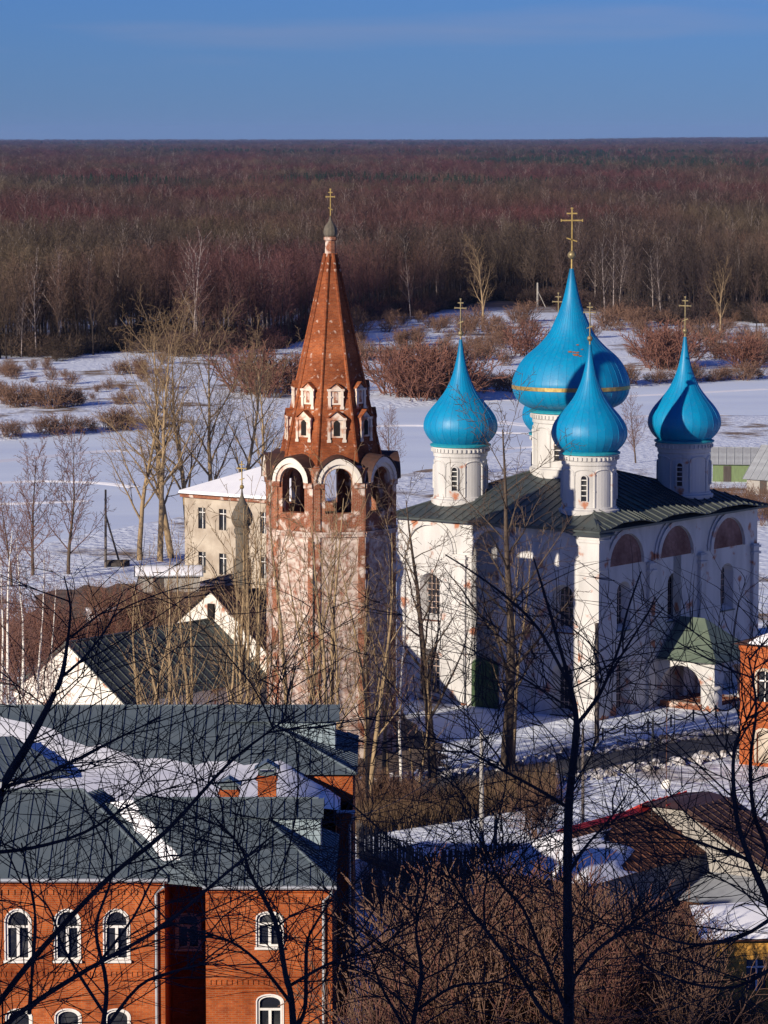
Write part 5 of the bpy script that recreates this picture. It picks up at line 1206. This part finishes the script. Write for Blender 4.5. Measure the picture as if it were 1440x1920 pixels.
fshr([(10 + k * 17, 758 + (k * 7) % 9, 716 + (k * 11) % 18) for k in range(9)], 'brown shrub in the upper left snowfield clump', 'shrubs in the upper left snowfield')
fshr([(222, 702, 675), (238, 700, 678)], 'small round brown shrub alone on the left snowfield', 'lone shrubs on left snowfield')
fshr([(225, 802, 760), (210, 806, 768), (240, 806, 770)], 'brown shrub by the left river bend', 'shrubs by left river bend')
fshr([(462, 735, 650), (478, 740, 655), (520, 735, 660), (535, 738, 665), (500, 745, 680)], 'reddish bush behind poplars left of the tower tent', 'bushes left of the tent', 'fr', 2)
fshr([(665 + k * 15, 672 + (k * 5) % 7, 636 + (k * 13) % 22) for k in range(18) if k % 5 != 3], 'brown bush in the far bank row right of the tower tent', 'far bank bush row right of the tent')
fshr([(748 + k * 11, 738 + (k * 7) % 10, 645 + (k * 29) % 50) for k in range(10)], 'tall red-brown willow bush in clump beyond the left dome', 'red willow clump on the far bank', 'fr', 2)
fshr([(895 + k * 13, 735 - (k * 5) % 12, 690 + (k * 13) % 14) for k in range(7)], 'brown bush on far bank left of the large dome', 'bushes left of large dome')
lst = []
for k in range(52):
    px = 1130 + 330 * (k + rn.random()) / 52 if k % 2 else 880 + 560 * rn.random(); py = rn.uniform(600, 692); lst.append((px, py, py - rn.uniform(16, 44)))
fshr(lst, 'brown willow bush in the wide scrub on the right far bank', 'scrub on the right far bank')
fshr([(rn.uniform(640, 1010), yy, yy - rn.uniform(18, 34)) for yy in [rn.uniform(604, 668) for _ in range(34)]], 'low brown bush scattered on the far snow between the tent and large dome', 'scattered far bank bushes')
fshr([(rn.uniform(0, 330), yy, yy - rn.uniform(12, 30)) for yy in [rn.uniform(680, 762) for _ in range(30)]], 'low brown bush scattered over the upper left snowfield', 'scattered left snowfield bushes')
fshr([(1110 + k * 15, 716 + (k * 5) % 7 - k * .35, 682 + (k * 17) % 20 - k * .3) for k in range(24) if k % 4 != 2], 'brown bush at the waterline of the right far bank', 'waterline bushes on the right far bank')
fshr([(1240, 690, 612), (1258, 688, 606), (1250, 694, 620), (980, 668, 600), (1395, 690, 625), (1410, 690, 632)], 'tall reddish bush standing above right far bank scrub', 'tall reddish bushes on right far bank', 'fr', 2)
# trees one can tell apart at the wood's edge
for i, (px, py, pt, key) in enumerate([(905, 622, 462, ('fw', 0)), (1350, 632, 498, ('fw', 0)), (1085, 612, 500, ('far', 1)), (1130, 612, 515, ('far', 2)), (1160, 608, 530, ('far', 0)), (1200, 610, 540, ('far', 3)), (1310, 640, 520, ('far', 2)), (1420, 640, 520, ('far', 1))]):
    l = onground(px, py, -5); H = 20 if key[0] == 'fw' else 18
    plant('bare_tree', key, l, ['large spreading bare tree on the far bank beyond the left blue dome', 'large spreading bare tree on the far bank at right beyond the right dome', 'bushy brown tree just right of the large dome cross', 'brown tree right of the large dome tip, second of the row', 'brown tree beyond the small front dome cross, third of row', 'brown tree on far bank left of the right dome cross', 'brown bushy tree right of the right dome cross', 'brown bushy tree on far bank near the right edge'][i], 'tree', 'single trees on the far bank', height_to(l, pt, H), i * 1.1)
def edge(x):     # where the wood begins
    return float(np.interp(x, [-400, -40, -22, -12, 8, 28, 50, 72, 120, 500], [770, 770, 800, 905, 930, 1015, 1005, 900, 880, 880])) + 14 * math.sin(x * .09) + 9 * math.sin(x * .23 + 1) + 5 * math.sin(x * .6)
rn = random.Random(31)
birches = [(362, 660, 440), (345, 655, 470), (68, 668, 515), (40, 672, 560), (30, 668, 575), (1135, 600, 455), (1150, 598, 448), (1160, 600, 460), (1240, 605, 480), (1225, 600, 470), (590 - 90, 640, 520), (770, 600, 500)]
for i, (px, py, pt) in enumerate(birches):
    l = onground(px, py, -5); plant('birch_tree', ('fb', i % 3), l, ranked(birches, i, 'pale-stemmed birch standing out at the edge of far wood'), 'tree', 'birches at the edge of the wood', height_to(l, pt, 18), i * 1.9)
cnt = 0
for k in range(130):
    t = (k + rn.uniform(.1, .9)) / 130; px = -30 + 1500 * t; x = XP(px, 860); y = edge(XP(px, 850)) + rn.uniform(0, 14); x = XP(px, y)
    l = Vector((x, y, gz(x, y))); plant('bare_tree', ('far', rn.randrange(4)), l, 'dark bare tree in the front row of the far wood', 'tree', 'front row of the far wood', rn.uniform(.75, 1.1), rn.uniform(0, 6))

def forest(name, label, pts, coll):
    """one mass of trees scattered on points"""
    me = bpy.data.meshes.new(name); me.from_pydata([p[:3] for p in pts], [], [])
    for an, ty, ix in (('rz', 'FLOAT', 3), ('sc', 'FLOAT', 4), ('vi', 'INT', 5), ('sxy', 'FLOAT', 6)):
        at = me.attributes.new(an, ty, 'POINT'); at.data.foreach_set('value', [p[ix] for p in pts])
    o = link(name, me); stuff(o, label, 'trees'); md = o.modifiers.new('trees', 'NODES')
    ng = bpy.data.node_groups.new(name + '_scatter', 'GeometryNodeTree'); md.node_group = ng
    ng.interface.new_socket('Geometry', in_out='INPUT', socket_type='NodeSocketGeometry'); ng.interface.new_socket('Geometry', in_out='OUTPUT', socket_type='NodeSocketGeometry')
    N, L = ng.nodes, ng.links; gi, go = N.new('NodeGroupInput'), N.new('NodeGroupOutput'); ip = N.new('GeometryNodeInstanceOnPoints'); ci = N.new('GeometryNodeCollectionInfo')
    ci.inputs['Collection'].default_value = coll; ci.inputs['Separate Children'].default_value = True; ci.inputs['Reset Children'].default_value = True
    def attr(nm, ty):
        a = N.new('GeometryNodeInputNamedAttribute'); a.data_type = ty; a.inputs['Name'].default_value = nm; return a.outputs['Attribute']
    cz = N.new('ShaderNodeCombineXYZ'); L.new(attr('rz', 'FLOAT'), cz.inputs['Z']); cs = N.new('ShaderNodeCombineXYZ'); a = attr('sxy', 'FLOAT')
    L.new(a, cs.inputs['X']); L.new(a, cs.inputs['Y']); L.new(attr('sc', 'FLOAT'), cs.inputs['Z'])
    L.new(gi.outputs[0], ip.inputs['Points']); L.new(ci.outputs[0], ip.inputs['Instance']); ip.inputs['Pick Instance'].default_value = True
    L.new(attr('vi', 'INT'), ip.inputs['Instance Index']); L.new(cz.outputs[0], ip.inputs['Rotation']); L.new(cs.outputs[0], ip.inputs['Scale']); L.new(ip.outputs[0], go.inputs[0])
    return o
def joined(key):
    ma, mc = lib[key]; me = bpy.data.meshes.new('tree'); va = [v.co[:] for v in ma.vertices]; vb = [v.co[:] for v in mc.vertices]
    fa = [tuple(p.vertices) for p in ma.polygons]; fb = [tuple(i + len(va) for i in p.vertices) for p in mc.polygons]
    me.from_pydata(va + vb, [], fa + fb); me.materials.append(ma.materials[0]); me.materials.append(mc.materials[0])
    me.polygons.foreach_set('material_index', [0] * len(fa) + [1] * len(fb)); return me
wood = bpy.data.collections.new('wood_trees')
for i, key in enumerate([('far', 0), ('far', 1), ('far', 2), ('far', 3), ('fb', 0), ('fb', 1)]): wood.objects.link(bpy.data.objects.new('a%d' % i, joined(key)))
# a spruce for the distant dark stands
mb = MB(); rs = random.Random(2)
for k in range(17):
    z = 2 + k * .95; r_ = 2.9 * (1 - k / 17.5)
    for j in range(11):
        a = 6.28 * j / 11 + k * .7 + rs.uniform(-.2, .2); q = Vector((math.cos(a), math.sin(a), 0)); t = Vector((-q.y, q.x, 0)) * (.35 + .25 * r_ / 2.9); L_ = r_ * rs.uniform(.75, 1.15)
        mb.add([Vector((0, 0, z)) + t * .3, Vector((0, 0, z)) - t * .3, q * L_ * .6 - t + Vector((0, 0, z - .5)), q * L_ + Vector((0, 0, z - 1.0)), q * L_ * .6 + t + Vector((0, 0, z - .5))], [(0, 1, 2, 3, 4)])
mb.tube([(0, 0, 0), (0, 0, 18.4)], [.25, .03], 5); me = mb.mesh('spruce'); me.materials.append(M['conifer']); wood.objects.link(bpy.data.objects.new('b0', me))
variant(('us', 0), 251, 'farshrub', 3.2, .05, 'bark_wood', 'forest', 1); wood.objects.link(bpy.data.objects.new('c0', joined(('us', 0))))
pts = []; rn = random.Random(77)
def scatter(y0, y1, sp, sxy, szr):
    y = y0
    while y < y1:
        half = .125 * y + 25; x = -half
        while x < half:
            px, py = x + rn.uniform(-.5, .5) * sp, y + rn.uniform(-.5, .5) * sp * 1.1
            if py > edge(px) + 4:
                r_ = rn.random(); vi = rn.randrange(4)
                if r_ < .07: vi = 4 + rn.randrange(2)
                dens = mnoise.noise(Vector((px * .0016, py * .0007, 9)))
                if py > 2300 and dens > .18 and rn.random() < .75: vi = 6
                s = rn.uniform(*szr) * (1.0 + .16 * mnoise.noise(Vector((px * .012, py * .006, 2))))
                pts.append((px, py, gz(px, py) - .3, rn.uniform(0, 6.28), s * (1.06 if vi > 3 else 1), vi, s * sxy * rn.uniform(.85, 1.15)))
            x += sp
        y += sp
scatter(745, 1500, 4.6, 1.0, (.72, 1.08)); scatter(1500, 2600, 7.5, 1.35, (.75, 1.1)); scatter(2600, 5200, 13, 1.9, (.8, 1.15)); scatter(5200, 11000, 30, 3.6, (.8, 1.35)); scatter(11000, 27000, 75, 8.5, (.7, 1.6))
for k in range(1500):     # undergrowth along the wood's edge
    x = rn.uniform(-150, 160); y = edge(x) + abs(rn.gauss(0, 1)) * 26 - 5 - (rn.random() < .15) * rn.uniform(0, 25); s = rn.uniform(.5, 1.7)
    pts.append((x, y, gz(x, y) - .2, rn.uniform(0, 6.28), s, 7, s * rn.uniform(.8, 1.3)))
print('forest points', len(pts))
forest('far_wood', 'bare brown wood stretching to the horizon', pts, wood)

# ------------------------------------------------------------------ dark branches close to the camera
def fore_tree(label, Y, stems, seed, twig=1.0, base_px=None):
    rn = random.Random(seed); g = onfar(stems[0][0][0], Y); t = thing('foreground_tree', label, 'tree', g)
    a, b = MB(), MB(); kpx = Y / F
    def twigs(pts, w, lv):
        tot = sum((pts[i + 1] - pts[i]).length for i in range(len(pts) - 1)); n = int(tot / (170 * kpx) * (5.2 if lv == 0 else 4.2) * twig) + 1
        for _ in range(n):
            i = rn.randrange(len(pts) - 1); f = rn.random(); q = pts[i].lerp(pts[i + 1], f)
            if lv == 0 and q.z < g.z + 1.5: continue
            d0 = (pts[i + 1] - pts[i]).normalized(); s = rn.choice((-1, 1)); ang = rn.uniform(.5, 1.2)
            side = Vector((s * abs(d0.z) + rn.gauss(0, .2), rn.gauss(0, .55), -s * d0.x * .6 + .15)); d = (d0 * math.cos(ang) + side * math.sin(ang)).normalized()
            L = (rn.uniform(150, 480) if lv == 0 else rn.uniform(60, 220)) * kpx; m = 8 if lv == 0 else 5; P = [q]; up = rn.uniform(-.02, .16); cv = rn.gauss(0, .2)
            for _k in range(m):
                d = (d + Vector((cv, rn.gauss(0, .1), up)) + rv(rn) * .06).normalized(); P.append(P[-1] + d * L / m)
            w0 = (rn.uniform(2.0, 3.8) if lv == 0 else rn.uniform(1.3, 2.2)) * kpx * .5
            if P[-1].z > PY(720, 1010, Y).z: continue
            b.tube(P, [w0 * (1 - .75 * k / m) for k in range(m + 1)], 4, cap=False)
            if lv == 0: twigs(P, w0, 1)
    for si, st in enumerate(stems):
        P = []
        for k, (px, py, w) in enumerate(st): P.append((PY(px, py, Y + (0 if si == 0 else rn.uniform(-.25, .25) + .25 * math.sin(si + k * .7))) - g, w * kpx * .35))
        Q = []; W_ = []
        for i in range(len(P) - 1):
            p0, p1, p2, p3 = P[max(i - 1, 0)][0], P[i][0], P[i + 1][0], P[min(i + 2, len(P) - 1)][0]
            for k in range(4):
                u = k / 4; Q.append(.5 * ((2 * p1) + (p2 - p0) * u + (2 * p0 - 5 * p1 + 4 * p2 - p3) * u * u + (3 * p1 - p0 - 3 * p2 + p3) * u ** 3)); W_.append((P[i][1] * (1 - u) + P[i + 1][1] * u) * rn.uniform(.93, 1.07))
        Q.append(P[-1][0]); W_.append(P[-1][1])
        if si == 0: Q.insert(0, Vector((Q[0].x * 0, 0, -.3))); W_.insert(0, W_[0] * 1.15)
        a.tube(Q, W_, 7); G_ = [q + g for q in Q]; b_off = len(b.v); twigs(G_[1:] if si == 0 else G_, W_[0], 0)
        for j in range(b_off, len(b.v)): b.v[j] = tuple(Vector(b.v[j]) - g)
    a.build('trunk', M['bark_black'], t, True); b.build('crown', M['bark_black'], t, True)
def onfar(px, Y):
    x = XP(px, Y); return Vector((x, Y, gz(x, Y)))
fore_tree('dark slender tree rising up the centre right of the foreground', 38, [
    [(1050, 2250, 33), (1066, 1920, 30), (1064, 1700, 27), (1066, 1520, 24), (1078, 1400, 20), (1080, 1345, 17), (1068, 1280, 13), (1050, 1215, 10), (1020, 1110, 7), (1000, 1045, 4)],
    [(1079, 1362, 12), (1125, 1300, 10), (1160, 1215, 8), (1175, 1150, 6), (1202, 1072, 4)], [(1140, 1270, 8), (1180, 1205, 6), (1215, 1150, 5), (1228, 1120, 3)],
    [(1066, 1515, 11), (1000, 1475, 9), (920, 1432, 7), (865, 1402, 6), (795, 1382, 4), (720, 1386, 3)], [(1068, 1285, 10), (1010, 1180, 8), (950, 1120, 7), (890, 1075, 5), (835, 1040, 4)],
    [(1064, 1640, 11), (1100, 1585, 8), (1140, 1540, 6), (1175, 1490, 4)], [(1066, 1905, 14), (1013, 1780, 11), (980, 1703, 9), (937, 1653, 8), (913, 1600, 6), (880, 1540, 4)],
    [(1066, 1930, 15), (1020, 1900, 13), (970, 1820, 11), (910, 1743, 9), (853, 1660, 7), (828, 1600, 4)], [(910, 1743, 7), (907, 1687, 6), (913, 1637, 5), (905, 1560, 3)],
    [(1065, 1850, 13), (1110, 1790, 10), (1160, 1750, 8), (1230, 1700, 6), (1290, 1660, 4)]], 1)
fore_tree('dark tree at the left edge with a thick branch rising to the right', 32, [
    [(-120, 2300, 40), (-60, 1900, 36), (-20, 1620, 30), (0, 1490, 26), (50, 1400, 22), (95, 1315, 17), (115, 1270, 14), (125, 1215, 10), (132, 1140, 6), (120, 1080, 3)],
    [(-30, 1920, 18), (60, 1800, 16), (200, 1650, 14), (310, 1560, 12), (425, 1435, 9), (500, 1375, 6), (560, 1330, 4)], [(-20, 1950, 17), (50, 1890, 15), (160, 1820, 13), (300, 1740, 10), (415, 1645, 8), (520, 1560, 4)],
    [(55, 1900, 12), (62, 1800, 11), (66, 1720, 9), (55, 1650, 7), (40, 1580, 4)], [(10, 1475, 12), (100, 1445, 9), (190, 1400, 7), (300, 1345, 4)], [(-30, 1600, 14), (60, 1590, 10), (160, 1560, 8), (260, 1500, 5), (340, 1470, 3)],
    [(115, 1270, 9), (160, 1230, 7), (205, 1170, 5), (230, 1110, 3)]], 2, .75)
fore_tree('dark leaning saplings at the lower centre left before the brick wall', 44, [
    [(560, 2300, 22), (550, 1920, 20), (535, 1825, 16), (515, 1725, 13), (470, 1640, 10), (452, 1590, 7), (400, 1530, 4)], [(552, 1930, 14), (572, 1890, 12), (575, 1775, 10), (590, 1735, 7), (625, 1680, 4)],
    [(545, 1880, 11), (480, 1800, 9), (420, 1760, 7), (340, 1740, 4)], [(540, 1850, 10), (610, 1810, 8), (680, 1780, 6), (740, 1730, 3)]], 3)
fore_tree('dark crooked twin-stemmed tree leaning in at the right edge', 34, [
    [(1560, 2300, 30), (1500, 1850, 24), (1440, 1690, 20), (1407, 1615, 17), (1380, 1527, 13), (1376, 1411, 10), (1400, 1350, 7), (1424, 1300, 4)],
    [(1490, 1800, 18), (1440, 1596, 15), (1414, 1527, 12), (1407, 1427, 10), (1418, 1326, 7), (1403, 1230, 4)], [(1405, 1612, 11), (1340, 1590, 8), (1260, 1560, 6), (1180, 1530, 4)], [(1450, 1720, 12), (1380, 1760, 9), (1290, 1770, 7), (1200, 1740, 4)], [(1470, 1800, 12), (1380, 1850, 9), (1280, 1840, 7), (1190, 1800, 4)]], 4)
fore_tree('dark fine-twigged sapling at the very bottom centre of the picture', 50, [
    [(760, 2250, 18), (770, 1960, 15), (790, 1830, 11), (780, 1740, 8), (800, 1660, 5), (790, 1600, 3)], [(772, 1950, 10), (720, 1860, 8), (690, 1790, 5), (640, 1740, 3)], [(775, 1900, 10), (850, 1850, 8), (930, 1840, 6), (1000, 1800, 3)]], 5)
fore_tree('dark bushy sapling in the bottom left corner before arched windows', 40, [
    [(200, 2250, 20), (190, 1980, 16), (200, 1850, 12), (180, 1740, 9), (210, 1640, 6), (200, 1540, 3)], [(190, 1940, 11), (260, 1850, 9), (330, 1820, 6), (420, 1800, 3)], [(195, 1900, 10), (120, 1780, 8), (90, 1700, 5), (20, 1640, 3)], [(190, 1800, 9), (250, 1720, 7), (300, 1630, 5), (380, 1590, 3)]], 6, .7)

# ------------------------------------------------------------------ haze
mh = bpy.data.materials.new('haze'); mh.use_nodes = True; nt = mh.node_tree; nt.nodes.remove(nt.nodes['Principled BSDF'])
pv = nt.nodes.new('ShaderNodeVolumePrincipled'); pv.inputs['Color'].default_value = (.36, .54, 1.0, 1); pv.inputs['Density'].default_value = HAZE; pv.inputs['Anisotropy'].default_value = 0
nt.links.new(pv.outputs[0], nt.nodes['Material Output'].inputs['Volume'])
mb = MB(); mb.b2((-11500, -400, -12), (11500, 33000, 135)); hz = mb.build('haze', mh); hz['kind'] = 'stuff'
